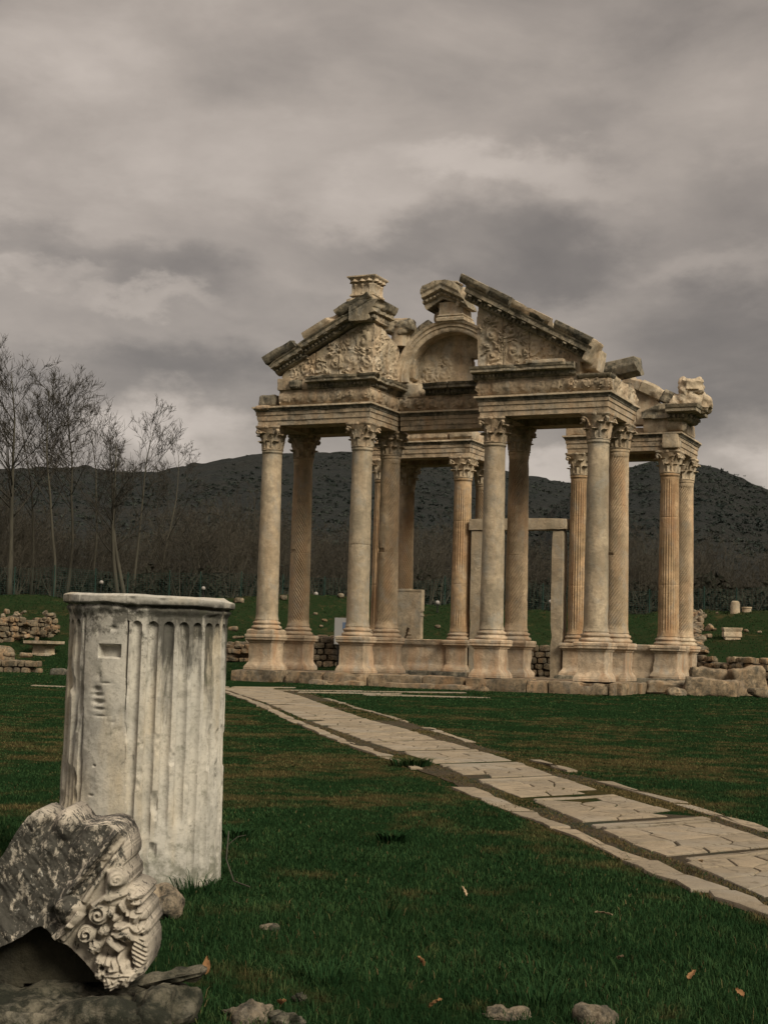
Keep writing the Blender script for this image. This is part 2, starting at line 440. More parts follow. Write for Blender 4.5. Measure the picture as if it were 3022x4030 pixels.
X1, X2, Y1, Y2 = 2.40, 5.8816, 2.341, 6.961
ZB, HC = 0.40, 8.449
ZA = ZB + HC                        # underside of the architrave
ROWY = {'A': 0.0, 'B': Y1, 'C': Y1 + Y2, 'D': 2 * Y1 + Y2}
COLX = {'1': -X2, '2': -X1, '3': X1, '4': X2}

monument = empty('ruined_gateway', (0, 0, 0), 'tall ruined marble gateway of Corinthian columns under a broken carved pediment', 'ruin')

# ------------------------------------------------------------------ columns
PEDP = [(0, .0), (.55, .0), (.55, .085), (.535, .10), (.535, .125), (.505, .17), (.475, .215), (.455, .25), (.44, .27),
        (.438, .45), (.436, .65), (.436, .90), (.445, .925), (.47, .95), (.47, .97), (.50, 1.0), (.535, 1.03), (.535, 1.10),
        (.552, 1.115), (.552, 1.19), (.53, 1.215), (.48, 1.225), (0, 1.225)]
def pedestal(cx, cy, sd_):
    mb = MB(); rng = random.Random(sd_)
    pr = [(a * (1 if z < .3 else 1 + rng.uniform(-.006, .006)), z) for a, z in PEDP]
    lathe(mb, pr, (0, 0, 0), sq=True, sub=7, amp=.010, freq=3.2, seed=sd_)
    V = mb.V[0]; P = V + np.array([cx, cy, 0])
    ed = (np.abs(V[:, 0]) > .40) & (np.abs(V[:, 1]) > .40)
    ch = np.maximum(0, fbm(P * 2.6, sd_ + 4, 3) - .08) * .22 * ed
    V[:, :2] *= (1 - ch[:, None])
    mb.V[0] = V + np.array([cx, cy, ZB]); return mb
def colbase(cx, cy, z, lift, sd_):
    mb = MB()
    if lift: lathe(mb, [(0, 0), (.50, 0), (.51, .03), (.50, lift - .05), (.44, lift), (0, lift)], (cx, cy, z), sq=True, sub=6, amp=.015, seed=sd_)
    z += lift
    pr = [(0, 0), (.50, 0), (.525, .025), (.53, .055), (.525, .085), (.50, .11), (.475, .115), (.455, .135), (.448, .16), (.455, .175),
          (.475, .18), (.485, .20), (.485, .225), (.47, .25), (.425, .26), (.41, .29), (.40, .325), (0, .325)]
    lathe(mb, pr, (cx, cy, z), n=36, amp=.016, freq=4, seed=sd_); return mb
def shaft(kind, cx, cy, z0, z1, sd_, hand=1, joints=(), notch=(), worn=.0):
    n = 40 if kind == 'plain' else (28 * 8 if kind == 'spiral' else 24 * 8)
    rows = 460 if kind == 'spiral' else 70
    nf = 24 if kind == 'spiral' else 24
    t = np.linspace(0, 1, rows + 1); t = np.unique(np.concatenate([t, [.012, .03, .965, .972, .985, .993]] + [[j - .006, j - .002, j, j + .003, j + .007] for j in joints])); t = t[(t >= 0) & (t <= 1)]
    th = np.linspace(-math.pi, math.pi, n, endpoint=False)
    T, TH = np.meshgrid(t, th, indexing='ij'); Z = z0 + T * (z1 - z0)
    r = .385 - .047 * T ** 1.25
    r = r + .035 * np.clip(1 - T / .02, 0, 1) + np.where(T > .985, .028, 0) + np.where((T > .968) & (T <= .985), .006, 0)
    P = np.stack([cx + r * np.cos(TH), cy + r * np.sin(TH), Z], -1)
    if kind != 'plain':
        k = 0 if kind == 'flute' else hand / (1.55 * .36)
        ph = ((TH - k * Z) * nf / (2 * math.pi)) % 1.0
        fl = np.sqrt(np.clip(1 - ((ph - .5) * 2.25) ** 2, 0, 1))
        er = sstep(-.28, .18, fbm(P * np.array([1.1, 1.1, .55]), sd_ + 2, 3) + .24 - worn)
        r = r - (.045 if kind == 'spiral' else .034) * fl * er * sstep(.02, .045, T) * sstep(.965, .95, T)
    r = r + (.010 if kind == 'plain' else .005) * fbm(P * 2.2, sd_, 4) + .004 * fbm(P * 9, sd_ + 1, 3)
    r = r - .05 * np.maximum(0, fbm(P * 1.6, sd_ + 6, 4) - .28)
    for j in joints:
        r = r - .022 * np.exp(-((T - j) / .0022) ** 2) * (.55 + .45 * fbm(P * 2, sd_ + 8, 2))
        r = r + .006 * np.where(T > j, 1, -1) * 0
    for (jt, a0, a1, hh) in notch:
        d = np.where((TH > a0) & (TH < a1) & (np.abs(T - jt) < hh), 1.0, 0)
        r = r - .05 * d
    q = np.stack([cx + r * np.cos(TH), cy + r * np.sin(TH), Z], -1)
    return q
def capital(cx, cy, z, sd_, h=.85, erode=.012, miss=()):
    mb = MB(); rng = random.Random(sd_); c0 = np.array([cx, cy, z])
    bell = lambda t: .345 + .02 * t + .12 * t ** 3
    lathe(mb, [(0, 0), (.36, 0), (.385, .02), (.385, .05), (.345, .06)] + [(bell(t), .06 + t * .68) for t in np.linspace(.05, 1, 9)] + [(0, .75)], c0, n=40, amp=.012, freq=6, seed=sd_)
    for row, (H, base, off, wid) in enumerate(((.30, .06, 0, .155), (.54, .08, math.pi / 8, .150))):
        for k in range(8):
            if rng.random() < .10: continue
            a = k * math.pi / 4 + off + rng.uniform(-.03, .03); HH = H * rng.uniform(.9, 1.05); cut = rng.choice([1, 1, 1, .8])
            G = []
            for i in range(11):
                t = i / 10 * cut
                zz = base + HH * (math.sin(min(t, .86) / .86 * math.pi / 2) ** .85) - (max(0, t - .86) * .45 * HH * 1.6)
                out = bell(min(1, zz / .75)) + .015 + .035 * t + .13 * max(0, t - .6) ** 1.25 / .4 ** 1.25
                w = wid * (1 - .45 * t ** 2.5) * (1 + .17 * math.cos(t * 21)) * (.55 if t > .97 else 1)
                rowp = []
                for u in (-1, -.6, -.25, 0, .25, .6, 1):
                    o = out - .055 * u * u + (.018 if u == 0 else 0) + .008 * math.cos(u * 9)
                    aa = a + u * w / .42; rowp.append((o * math.cos(aa), o * math.sin(aa), zz - .02 * u * u))
                for u in (1, .25, -.25, -1):
                    o = out - .06 - .05 * u * u; aa = a + u * w / .42; rowp.append((o * math.cos(aa), o * math.sin(aa), zz - .03))
                G.append(rowp)
            mb.grid(np.array(G) + c0, cv=True, capu=True)
    for k in range(4):                         # corner volutes
        if k in miss: continue
        a = math.pi / 4 + k * math.pi / 2; ca, sa = math.cos(a), math.sin(a)
        for sgn in (-1, 1):
            pts = []; rad = []
            for i in range(15):
                t = i / 14
                if t < .6:
                    s = t / .6; o = .40 + .15 * s ** 1.6; zz = .44 + .27 * math.sin(s * math.pi / 2); tw = sgn * .13 * (1 - s)
                else:
                    s = (t - .6) / .4; ang = math.pi / 2 - s * 5.2; rr = .065 * (1 - .6 * s); o = .55 + rr * math.cos(ang) * 1; zz = .645 + rr * math.sin(ang); tw = 0
                pts.append(c0 + np.array([o * ca - tw * sa, o * sa + tw * ca, zz]) + np.array([-sa, ca, 0]) * sgn * .022); rad.append(.028 + .008 * math.sin(t * 3))
            tube(mb, pts, rad, 5)
        add_box(mb, c0 + np.array([.52 * ca, .52 * sa, .63]), (.16, .06, .15), rz=a, n=4, r=.04, amp=.01, seed=sd_ + k)
    prof = [(.94, 0), (.97, .035), (1.0, .045), (1.0, .105)]         # abacus with hollow sides
    ring = []
    for k in range(4):
        a0 = math.pi / 4 + k * math.pi / 2
        if k in miss: ring += [(a0 - .14, .50), (a0 + .14, .49)]
        else: ring += [(a0 - .06, .625), (a0 + .06, .625)]
        for i in range(1, 8):
            t = i / 8; aa = a0 + .06 + t * (math.pi / 2 - .12); ring.append((aa, .455 + .15 * abs(2 * t - 1) ** 1.8 * (1.0)))
    G = np.array([[(s * r_ * math.cos(a), s * r_ * math.sin(a), .745 + zz) for a, r_ in ring] for s, zz in prof]) + c0
    mb.grid(G, cv=True, capu=True)
    for k in range(4):                         # fleurons
        a = k * math.pi / 2; add_box(mb, c0 + np.array([.46 * math.cos(a), .46 * math.sin(a), .80]), (.09, .13, .11), rz=a, n=4, r=.035, amp=.01, seed=k)
    for i in range(len(mb.V)):
        V = mb.V[i]; V = V + erode * 1.3 * np.stack([fbm(V * 7 + 3.1 * m, sd_ + m, 3) for m in range(3)], -1)
        mb.V[i] = V
    return mb

HP = math.pi
COLS = {   # row/line: kind, material, twist, joints, notch, lift of the base
    'A1': ('plain', M_GREY, 0, (), (), .17), 'A2': ('plain', M_GREY, 0, (.455,), (), 0), 'A3': ('plain', M_GREY, 0, (), (), 0), 'A4': ('plain', M_GREY, 0, (), (), 0),
    'B1': ('spiral', M_TAN, -1, (.435,), ((.445, -2.75, -1.75, .010),), 0), 'B2': ('spiral', M_TAN, 1, (.44,), ((.45, -2.9, -1.6, .011),), 0),
    'B3': ('spiral', M_TAN, 1, (.42,), (), 0), 'B4': ('spiral', M_TAN, 1, (.42, .69), ((.425, -2.6, -1.7, .006),), 0),
    'C1': ('flute', M_OCHRE, 0, (.3, .62), (), 0), 'C2': ('flute', M_OCHRE, 0, (.31, .72), (), 0), 'C3': ('flute', M_OCHRE, 0, (.305, .74), (), 0), 'C4': ('flute', M_OCHRE, 0, (.315, .73), (), 0),
    'D1': ('spiral', M_TAN, -1, (), (), 0), 'D2': ('spiral', M_TAN, -1, (.5,), (), 0), 'D3': ('spiral', M_TAN, 1, (), (), 0), 'D4': ('spiral', M_TAN, 1, (.4,), (), 0)}
for i, (nm, (kind, mat, hand, joints, notch, lift)) in enumerate(COLS.items()):
    cx, cy = COLX[nm[1]], ROWY[nm[0]]; sd_ = 11 + 7 * i
    zb = ZB + 1.225; zs = zb + lift + .325
    worn = {'C1': .1, 'C2': .12, 'B3': -.02, 'B1': .1, 'B4': .04}.get(nm, 0)
    col = grid_fast('column', shaft(kind, cx, cy, zs, ZA - .85, sd_, hand, joints, notch, worn), mat, monument, (cx, cy, zs))
    col['label'] = {'plain': 'plain grey column shaft', 'spiral': 'column shaft with spiral flutes', 'flute': 'ochre column shaft with upright flutes'}[kind]
    capital(cx, cy, ZA - .85, sd_, erode=.016 if nm[0] == 'A' else .011, miss={'A1': (0,), 'A2': (), 'C3': (1, 3)}.get(nm, ())).build('capital', M_ENT if nm[0] in 'AB' else M_PALE, col, sharp=50)
    colbase(cx, cy, zb, lift, sd_).build('column_base', M_PED if nm[0] != 'D' else M_PALE, col)
    pedestal(cx, cy, sd_).build('pedestal', M_PED, col)

# low podium walls that join the rear pedestals
PW = [(0, 0), (.04, 0), (.04, .09), (.0, .22), (-.02, .26), (-.02, .92), (.03, .99), (.06, 1.04), (.06, 1.12), (.08, 1.2), (.05, 1.225), (-.62, 1.225), (-.62, 0)]
for xa, xb in ((-X2 + .45, -X1 - .45), (X1 + .45, X2 - .45)):
    mb = MB(); yy = ROWY['C'] - .34
    sweep(mb, dens([(a, b + ZB) for a, b in PW], .09), [(xa, yy), (xb, yy)], amp=.012, chip=.03, seed=int(xa * 10) + 90)
    mb.build('podium_wall', M_PED, monument)
for (xa, ya, yb) in ((X2 + .34, ROWY['C'] + .45, ROWY['D'] - .45),):
    mb = MB(); sweep(mb, dens([(a, b + ZB) for a, b in PW], .09), [(xa, ya), (xa, yb)], amp=.012, chip=.03, seed=77); mb.build('podium_wall', M_PED, monument)

# ------------------------------------------------------------------ stylobate
rng = random.Random(5)
def plinth(x0, x1, y0, y1, z0, z1, mat=M_BLOCK, name='plinth_block', sd_=0, r=.06, amp=.055, chip=.12):
    mb = MB(); add_box(mb, ((x0 + x1) / 2, (y0 + y1) / 2, (z0 + z1) / 2), (x1 - x0, y1 - y0, z1 - z0), n=int(max(6, (x1 - x0) * 9)), r=r, amp=amp, freq=1.7, chip=chip, seed=sd_)
    return mb.build(name, mat, monument)
xs = [(-6.75, -4.97), (-4.94, -4.15), (-4.12, -3.2), (-3.17, -1.62), (-1.58, .35), (.38, 1.82), (1.85, 3.9), (3.93, 4.62), (4.65, 6.55)]
for i, (a, b) in enumerate(xs):
    rec = .35 if i == 1 else 0
    plinth(a, b, -.88 + rec + rng.uniform(-.03, .03), .62, -.10, ZB - .004 - rng.uniform(0, .012), sd_=20 + i)
for i, (a, b) in enumerate(((-3.5, -1.6), (-.75, .9), (1.0, 2.75))):
    plinth(a, b, -1.35, -.90, -.14, .16, sd_=40 + i, name='step_slab', amp=.04)
for i, (ya, yb) in enumerate(((-.86, -.28), (-.25, .42), (.45, 1.2), (1.23, 2.1), (2.13, 3.25))):
    plinth(6.05 + .52, 6.72 + rng.uniform(-.06, .12), ya, yb, -.1, ZB - .01 - .03 * i * .3, sd_=50 + i)
for k, (xa, xb) in enumerate(((-6.7, -1.7), (1.7, 6.5))):
    for j, (ya, yb) in enumerate(((.66, 2.95), (8.6, 10.6), (10.64, 12.3))):
        plinth(xa, xb, ya, yb, -.1, ZB - .01, sd_=60 + 3 * k + j, amp=.015, chip=.03)
plinth(-1.66, 1.66, .66, 12.2, -.1, .24, sd_=70, amp=.02, chip=.02, name='floor_slab')
plinth(-6.6, -1.75, 8.42, 8.58, -.05, .40, M_DARK, sd_=71); plinth(1.75, 6.4, 8.42, 8.58, -.05, .40, M_DARK, sd_=72)

# ------------------------------------------------------------------ entablature
ARP = [(0, 0), (0, .17), (.028, .172), (.028, .36), (.056, .362), (.056, .478), (-.8, .478), (-.8, 0)]
CWP = [(.056, .480), (.078, .49), (.085, .53), (.115, .56), (.14, .598), (-.78, .598), (-.78, .480)]
FIP = [(.165, .600), (.168, .625), (.165, .66), (-.8, .66), (-.8, .600)]
def crown(path, closed, sd_, ch, par, dz=0.):
    mb = MB(); sweep(mb, zp(CWP, ZA + dz, .035), path, closed=closed, step=.06, amp=.012, chip=ch, cthr=.18, seed=sd_ + 200, disp=lambda s, o, z: np.where(o > 0, .012 * np.sin(s * 48), 0)); mb.build('crown_moulding', M_DARK, par, sharp=40)
    mb = MB(); sweep(mb, zp(FIP, ZA + dz, .05), path, closed=closed, step=.08, amp=.008, chip=ch * 1.2, cthr=.16, seed=sd_ + 210); mb.build('fillet', M_PALE, par, sharp=35)
FRP = [(-.03, 0), (.01, .04), (.05, .14), (.07, .27), (.055, .40), (.02, .49), (.03, .50), (.04, .54), (-.7, .54), (-.7, 0)]
CRP = [(-.02, 0), (.03, .03), (.06, .06), (.06, .17), (.12, .19), (.15, .20), (.32, .215), (.32, .30), (.345, .315), (.38, .40), (-.5, .40), (-.5, 0)]
def zp(p, z, st=.05): return dens([(a, b + z) for a, b in p], st)
def scrolls(z0, amp=.03, sd_=0):
    def f(s, o, z):
        q = np.stack([s * 2.2, z * 2.2, 0 * s + sd_], -1); w = fbm(q, sd_ + 3, 3)
        s2 = s + .10 * w; z2 = z + .05 * fbm(q + 5, sd_ + 4, 3)
        t = s2 / .50 + sd_; k = np.floor(t); x = (t - k - .5) * .50; y = (z2 - z0 - .27) * np.where(k % 2, 1, -1)
        h = .7 * spiral(x, y, 0, 0, .17, 1.25, 1)
        for i in range(9):
            a = i * .7 + .4; rr = .17 + .05 * (i % 3 - 1); h = np.maximum(h, (.6 + .1 * (i % 4)) * leafb(x, y, rr * math.cos(a), rr * math.sin(a), .065, .024, a + 1.1 + .3 * (i % 2), 2))
        er = sstep(-.35, .2, fbm(q * .5 + 9, sd_ + 6, 3))
        return np.where(o > -.05, amp * (h - .3) * (.45 + .75 * er) + .02 * w, 0)
    return f
def dentils(mb, p0, p1, nout, z, o=.06, w=.07, gap=.065, h=.09, dep=.075, sd_=0, miss=.12):
    p0 = np.array(p0, float); p1 = np.array(p1, float); ln = np.linalg.norm(p1 - p0); e = (p1 - p0) / ln; nv = np.array(nout, float)
    rg = random.Random(sd_); rz = math.atan2(e[1], e[0]); s = .08
    while s < ln - .08:
        if rg.random() > miss:
            c = p0 + e * s + nv * (o + dep / 2 - .01); add_box(mb, (c[0], c[1], z), (w, dep, h * rg.uniform(.85, 1)), rz=rz, n=2, r=.012, amp=.004, seed=int(s * 100))
        s += w + gap
def ring(x0, x1, y0, y1): return [(x0, y0), (x1, y0), (x1, y1), (x0, y1)]
LP = ring(-6.28, -2.0, -.40, 2.74); RP = ring(2.0, 6.28, -.40, 2.74)
BL = ring(-6.28, -2.0, 8.90, 12.04); BR = ring(2.0, 6.28, 8.90, 12.04)
for k, (pth, sd_, ch) in enumerate(((LP, 1, .05), (RP, 2, .02), (BL, 3, .05), (BR, 4, .03))):
    mb = MB(); sweep(mb, zp(ARP, ZA, .06), pth, closed=True, step=.14, amp=.008, chip=ch, cthr=.18, seed=sd_)
    a = mb.build('architrave', M_ENT, monument, sharp=30); crown(pth, True, sd_, ch, a)
    mb = MB(); (xa, ya), (xb, yb) = pth[0], pth[2]
    add_box(mb, ((xa + xb) / 2, (ya + yb) / 2, ZA + .50), (xb - xa - 1.56, yb - ya - 1.56, .24), n=8, r=.02, amp=.01, seed=sd_)
    mb.build('ceiling_slab', M_ENT, a)
mb = MB(); sweep(mb, zp(ARP, ZA + .004, .06), [(-1.86, Y1 - .42), (1.86, Y1 - .42)], step=.14, amp=.01, chip=.05, seed=8)
a = mb.build('architrave', M_ENT, monument, sharp=30); crown([(-1.86, Y1 - .42), (1.86, Y1 - .42)], False, 8, .05, a, .004)
ZF = ZA + .66 + .003; ZC = ZF + .54 + .003; ZT = ZC + .40 + .003
# friezes
for pth, sd_, a0 in (([(-5.45, -.40), (-2.0, -.40), (-2.0, 2.74), (-5.9, 2.74)], 1, .05), ([(1.92, 2.74), (1.92, -.40), (6.28, -.40), (6.28, 2.74), (2.2, 2.74)], 2, .05)):
    mb = MB(); sweep(mb, zp(FRP, ZF, .045), pth, step=.045, amp=.012, chip=.05, cthr=.2, seed=20 + sd_, disp=scrolls(ZF, .11, sd_)); mb.build('frieze', M_ENT, monument, sharp=45)
mb = MB(); sweep(mb, zp(FRP, ZF, .045), [(-1.94, Y1 - .40), (1.85, Y1 - .40)], step=.045, amp=.012, chip=.07, seed=25, disp=scrolls(ZF, .10, 3)); mb.build('frieze', M_ENT, monument, sharp=45)
def part(name, mat, fn, parent=monument, sharp=38):
    mb = MB(); fn(mb); return mb.build(name, mat, parent, sharp)
def block(name, mat, c, size, rz=0, rx=0, ry=0, sd_=0, n=9, r=.05, amp=.03, freq=2., chip=.06):
    return part(name, mat, lambda mb: add_box(mb, c, size, rz, rx, ry, n=n, r=r, amp=amp, freq=freq, chip=chip, seed=sd_))
# horizontal cornices: broken in pieces
def cornice(path, sd_, chip=.10, mat=M_CORN, den=True, z=None, prof=CRP):
    def fn(mb):
        zz = ZC if z is None else z
        sweep(mb, zp(prof, zz, .05), path, step=.06, amp=.015, chip=chip, cthr=.10, seed=sd_)
        if den:
            for (a, b) in zip(path, path[1:]):
                e = np.array(b) - np.array(a); e = e / np.linalg.norm(e); dentils(mb, a, b, (e[1], -e[0]), zz + .115, sd_=sd_)
    return part('cornice', mat, fn, sharp=34)
cornice([(-4.35, -.42), (-2.0, -.42), (-2.0, 2.2)], 31, .13)
cornice([(1.75, -.42), (5.25, -.42)], 33, .12)
cornice([(-.95, Y1 - .42), (-.02, Y1 - .42)], 35, .05, M_DARK); cornice([(.03, Y1 - .42), (1.15, Y1 - .42)], 36, .05, M_DARK)
block('cornice_block', M_ENT, (-5.25, -.1, ZC + .22), (.55, .8, .44), sd_=3)
block('cornice_block', M_DARK, (-4.80, -.28, ZC + .17), (.42, .8, .33), sd_=4, amp=.06)
block('cornice_block', M_PALE, (-4.45, .0, ZC + .20), (.30, .8, .40), sd_=5)
block('cornice_block', M_PALE, (-1.55, Y1 + .02, ZC + .25), (.75, .7, .5), sd_=6)
block('cornice_block', M_PALE, (4.3, -.52, ZC + .45), (1.25, .55, .13), sd_=7, r=.03, amp=.01)
block('cornice_block', M_PALE, (5.05, .1, ZC + .24), (.62, .95, .5), sd_=8, r=.04, amp=.015)
block('frieze_block', M_DARK, (-5.98, .0, ZF + .23), (.72, .75, .46), sd_=9, r=.12, amp=.07)
block('architrave_block', M_ENT, (-6.02, -.42, ZA + .62), (.55, .42, .16), sd_=10, r=.06, amp=.04)
part('frieze_moulding', M_CORN, lambda mb: sweep(mb, zp([(.0, 0), (.05, .03), (.10, .10), (.11, .15), (-.5, .15), (-.5, 0)], ZC - .12, .04), [(5.30, -.42), (6.30, -.42), (6.30, .10)], step=.06, amp=.012, chip=.05, seed=41))
part('side_frieze', M_PALE, lambda mb: relief(mb, [(.0, 0), (2.9, 0), (2.95, .25), (2.7, .48), (1.5, .54), (.0, .56)], (6.30, -.1, ZF), (0, 1, 0), (0, 0, 1), (1, 0, 0), .3,
     lambda a, b: .05 + .10 * np.clip(fbm(np.stack([a * 3, b * 4, 0 * a], -1), 5, 4), -.2, 1) + .06 * spiral(a, b, 2.45, .25, .28, 1.5), .03))

# ------------------------------------------------------------------ pediment
def carved(sd_, spirals, amp=.055, base=.02, joints=()):
    """weathered acanthus scrolls: curling stems with lobed leaves springing from them"""
    def f(a, b):
        h = 0 * a; w = fbm(np.stack([a * 2.0, b * 2.0, 0 * a], -1), sd_, 3); w2 = fbm(np.stack([a * 2.0, b * 2.0, 0 * a + 7], -1), sd_ + 1, 3)
        fa, fb_ = fbm(np.stack([a * 7, b * 7, 0 * a + 2], -1), sd_ + 5, 2), fbm(np.stack([a * 7, b * 7, 0 * a + 5], -1), sd_ + 6, 2)
        a2 = a + .10 * w + .035 * fa; b2 = b + .10 * w2 + .035 * fb_
        rg = random.Random(sd_)
        for (x, y, rd, hd) in spirals:
            h = np.maximum(h, .75 * spiral(a2, b2, x, y, rd * .72, 1.25, hd, rg.random()) ** 1.3)
            h = np.maximum(h, leafb(a2, b2, x + rg.uniform(-.05, .05), y, rd * .26, rd * .22, rg.uniform(0, 3), 4))
            for q in range(15):
                an = rg.uniform(0, 6.28); rr = rd * rg.uniform(.62, 1.25); dx, dy = rr * math.cos(an), rr * math.sin(an)
                h = np.maximum(h, rg.uniform(.55, 1.05) * leafb(a2, b2, x + dx, y + dy, rd * rg.uniform(.16, .34), rd * rg.uniform(.06, .13), an + rg.uniform(.6, 1.8) * hd, 2))
        er = sstep(-.45, .25, fbm(np.stack([a * 1.4, b * 1.4, 0 * a + 9], -1), sd_ + 8, 3))
        o = base + amp * 1.25 * h * (.45 + .55 * er) + .028 * fbm(np.stack([a * 5, b * 5, 0 * a + 3], -1), sd_ + 2, 4) - .05 * np.maximum(0, w2 - .25)
        for jx, jw in joints: o = o - jw * np.exp(-((a + .02 * w - jx) / .014) ** 2)
        return o
    return f
TL = [(-5.35, 0), (-1.96, 0), (-1.94, .5), (-1.97, 1.0), (-1.92, 1.7), (-2.0, 1.88), (-2.25, 1.92), (-2.9, 1.58), (-5.3, .30), (-5.45, .12)]
part('tympanum', M_PALE, lambda mb: relief(mb, TL, (0, -.28, ZT - .02), (1, 0, 0), (0, 0, 1), (0, -1, 0), .7,
     carved(3, [(-4.55, .36, .26, 1), (-3.95, .42, .34, -1), (-3.35, .55, .42, 1), (-2.75, .62, .46, -1), (-2.35, 1.25, .42, 1), (-2.9, 1.25, .26, 1), (-2.2, .45, .34, 1), (-2.35, 1.72, .2, 1), (-3.5, 1.12, .2, -1), (-5.0, .22, .18, 1)], .085, joints=((-4.15, .05), (-3.25, .06))), .022), sharp=50)
part('tympanum', M_PALE, lambda mb: relief(mb, [(-.26, 0), (1.95, 0), (1.98, 1.1), (1.6, 1.45), (1.1, 1.55), (.5, 1.75), (-.05, 1.86), (-.26, 1.6)], (-1.97, 0, ZT - .02), (0, 1, 0), (0, 0, 1), (1, 0, 0), .45,
     carved(9, [(.1, .5, .36, 1), (.1, 1.25, .34, -1), (.8, .45, .42, -1), (.75, 1.2, .36, 1), (1.45, .5, .4, 1), (1.4, 1.1, .3, -1)], .09), .025), sharp=50)
TR = [(1.86, 0), (5.45, 0), (5.45, .30), (1.95, 2.20), (1.86, 2.24), (1.78, 1.6), (1.82, .9)]
part('tympanum', M_PALE, lambda mb: relief(mb, TR, (0, -.28, ZT + .06), (1, 0, 0), (0, 0, 1), (0, -1, 0), .7,
     carved(14, [(2.3, .35, .36, 1), (2.35, 1.05, .40, -1), (2.2, 1.6, .22, 1), (3.05, .45, .46, 1), (3.0, 1.1, .34, -1), (3.75, .5, .40, -1), (4.3, .36, .30, 1), (4.75, .22, .2, -1), (3.5, 1.05, .2, 1)], .10, joints=((2.72, .05), (3.62, .06))), .022), sharp=50)
part('tympanum', M_PALE, lambda mb: relief(mb, [(-.2, 0), (1.9, 0), (1.9, 1.0), (-.2, 1.9)], (1.88, 0, ZT), (0, 1, 0), (0, 0, 1), (-1, 0, 0), .4,
     carved(19, [(.3, .5, .36, 1), (.9, .5, .36, -1), (.4, 1.2, .3, 1), (1.5, .5, .3, 1)], .07), .03), sharp=50)
# joints between the carved slabs are shallow; raking cornices
RKP = [(-.05, 0), (.05, .02), (.08, .05), (.08, .15), (.16, .17), (.34, .19), (.34, .30), (.37, .315), (.40, .36), (-.55, .36), (-.55, 0)]
SIM = [(.30, 0), (.36, .05), (.42, .14), (.44, .26), (.30, .28), (-.30, .24), (-.45, 0)]
def rake(x0, z0, ln, ang, sd_, chip=.08, prof=RKP, mat=M_CORN, den=True, sign=1, y=-.42, ends=.1, name='raking_cornice', parent=monument, up=0.):
    e = np.array([math.cos(ang), 0, math.sin(ang)]); n = np.array([-math.sin(ang), 0, math.cos(ang)])
    def fn(mb):
        o = np.array([x0, y, z0]) + n * up
        extrude(mb, dens(prof, .05), o, e, (0, -1, 0), n, ln, step=.06, amp=.018, chip=chip, cthr=.12, seed=sd_, ends=ends)
        if den:
            s = .1; rg = random.Random(sd_)
            while s < ln - .1:
                if rg.random() > .12:
                    c = o + e * s + n * .105 + np.array([0, -.115, 0]); add_box(mb, c, (.075, .08, .09), ry=-ang, n=2, r=.012, amp=.004, seed=int(s * 90))
                s += .145
            s = .25
            while s < ln - .2:
                c = o + e * s + n * .175 + np.array([0, -.25, 0]); add_box(mb, c, (.14, .16, .05), ry=-ang, n=2, r=.012, amp=.004, seed=int(s * 70)); s += .40
    return part(name, mat, fn, parent, 34)
AL = math.atan2(1.57, 3.03); AR = -math.atan2(2.33, 4.32)
rk = rake(-5.55, 10.62, 1.28, AL, 51)
rake(-5.72, 10.62, 1.28, AL, 52, .06, SIM, M_DARK, False, name='sima', parent=rk, up=.36, y=-.40)
ca, sa = math.cos(AL), math.sin(AL)
rk = rake(-5.82 + 1.55 * ca, 10.56 + 1.55 * sa, 1.93, AL, 53)
rake(-5.82 + 1.82 * ca, 10.56 + 1.82 * sa, 1.55, AL, 54, .16, SIM, M_PALE, False, name='sima', parent=rk, up=.36, y=-.36)
# apex block of the left half, with a short return and a pilaster capital standing on it
apx = rake(-2.80, 12.10, 1.27, AL, 55, .05, [(a, b * 1.15) for a, b in RKP], M_CORN, True, ends=.02)
rake(-2.95, 12.08, 1.36, AL, 56, .07, SIM, M_CORN, False, name='sima', parent=apx, up=.41, y=-.40, ends=.04)
def apex_side(mb):
    sweep(mb, zp([(-.02, 0), (.05, .04), (.08, .08), (.08, .22), (.16, .25), (.31, .28), (.31, .42), (.36, .46), (.42, .62), (.44, .70), (-.7, .70), (-.7, 0)], 12.26, .05), [(-1.98, -.78), (-1.98, .80)], step=.06, amp=.03, chip=.10, cthr=.12, seed=57)
    dentils(mb, (-1.98, -.70), (-1.98, .75), (1, 0), 12.42, o=.09, w=.10, gap=.09, h=.12, dep=.12, sd_=4)
part('apex_return', M_CORN, apex_side, apx, 36)
block('apex_core', M_PALE, (-2.25, .05, 12.62), (.9, .9, .7), sd_=11, amp=.06)
block('apex_base', M_PALE, (-2.42, -.05, 13.02), (1.05, 1.0, .30), ry=-.10, sd_=12, r=.09, amp=.06)
def acap(mb):
    lathe(mb, [(0, 0), (.44, 0), (.46, .03), (.44, .07), (.40, .12), (.40, .42), (.44, .56), (.50, .62), (.54, .655), (.54, .70), (0, .70)], (-2.35, -.05, 13.17), sq=True, sub=8, amp=.02, freq=5, seed=5)
    for (nx, ny) in ((0, -1), (1, 0), (-1, 0)):
        for u in (-.27, .0, .27):
            for lev in (0,):
                G = []
                for i in range(9):
                    t = i / 8; zz = .08 + .52 * math.sin(min(1, t * 1.15) * 1.5) - .10 * max(0, t - .88) / .12; out = .36 + .035 + .04 * t + .035 * math.cos(t * 17) + .11 * max(0, t - .6) / .4; w = .135 * (1 - .25 * t * t) * (1 + .22 * math.cos(t * 19))
                    row = []
                    for v in (-1, -.5, 0, .5, 1): row.append(((u + v * w), out - .05 * v * v + (.03 if v == 0 else 0), zz))
                    for v in (1, -1): row.append((u + v * w, out - .14, zz - .02))
                    G.append([(-2.35 + (x * (1 if ny else 0) + nx * o), -.05 + (x * (1 if nx else 0) + ny * o), 13.17 + z) for x, o, z in row])
                mb.grid(np.array(G), cv=True, capu=True)
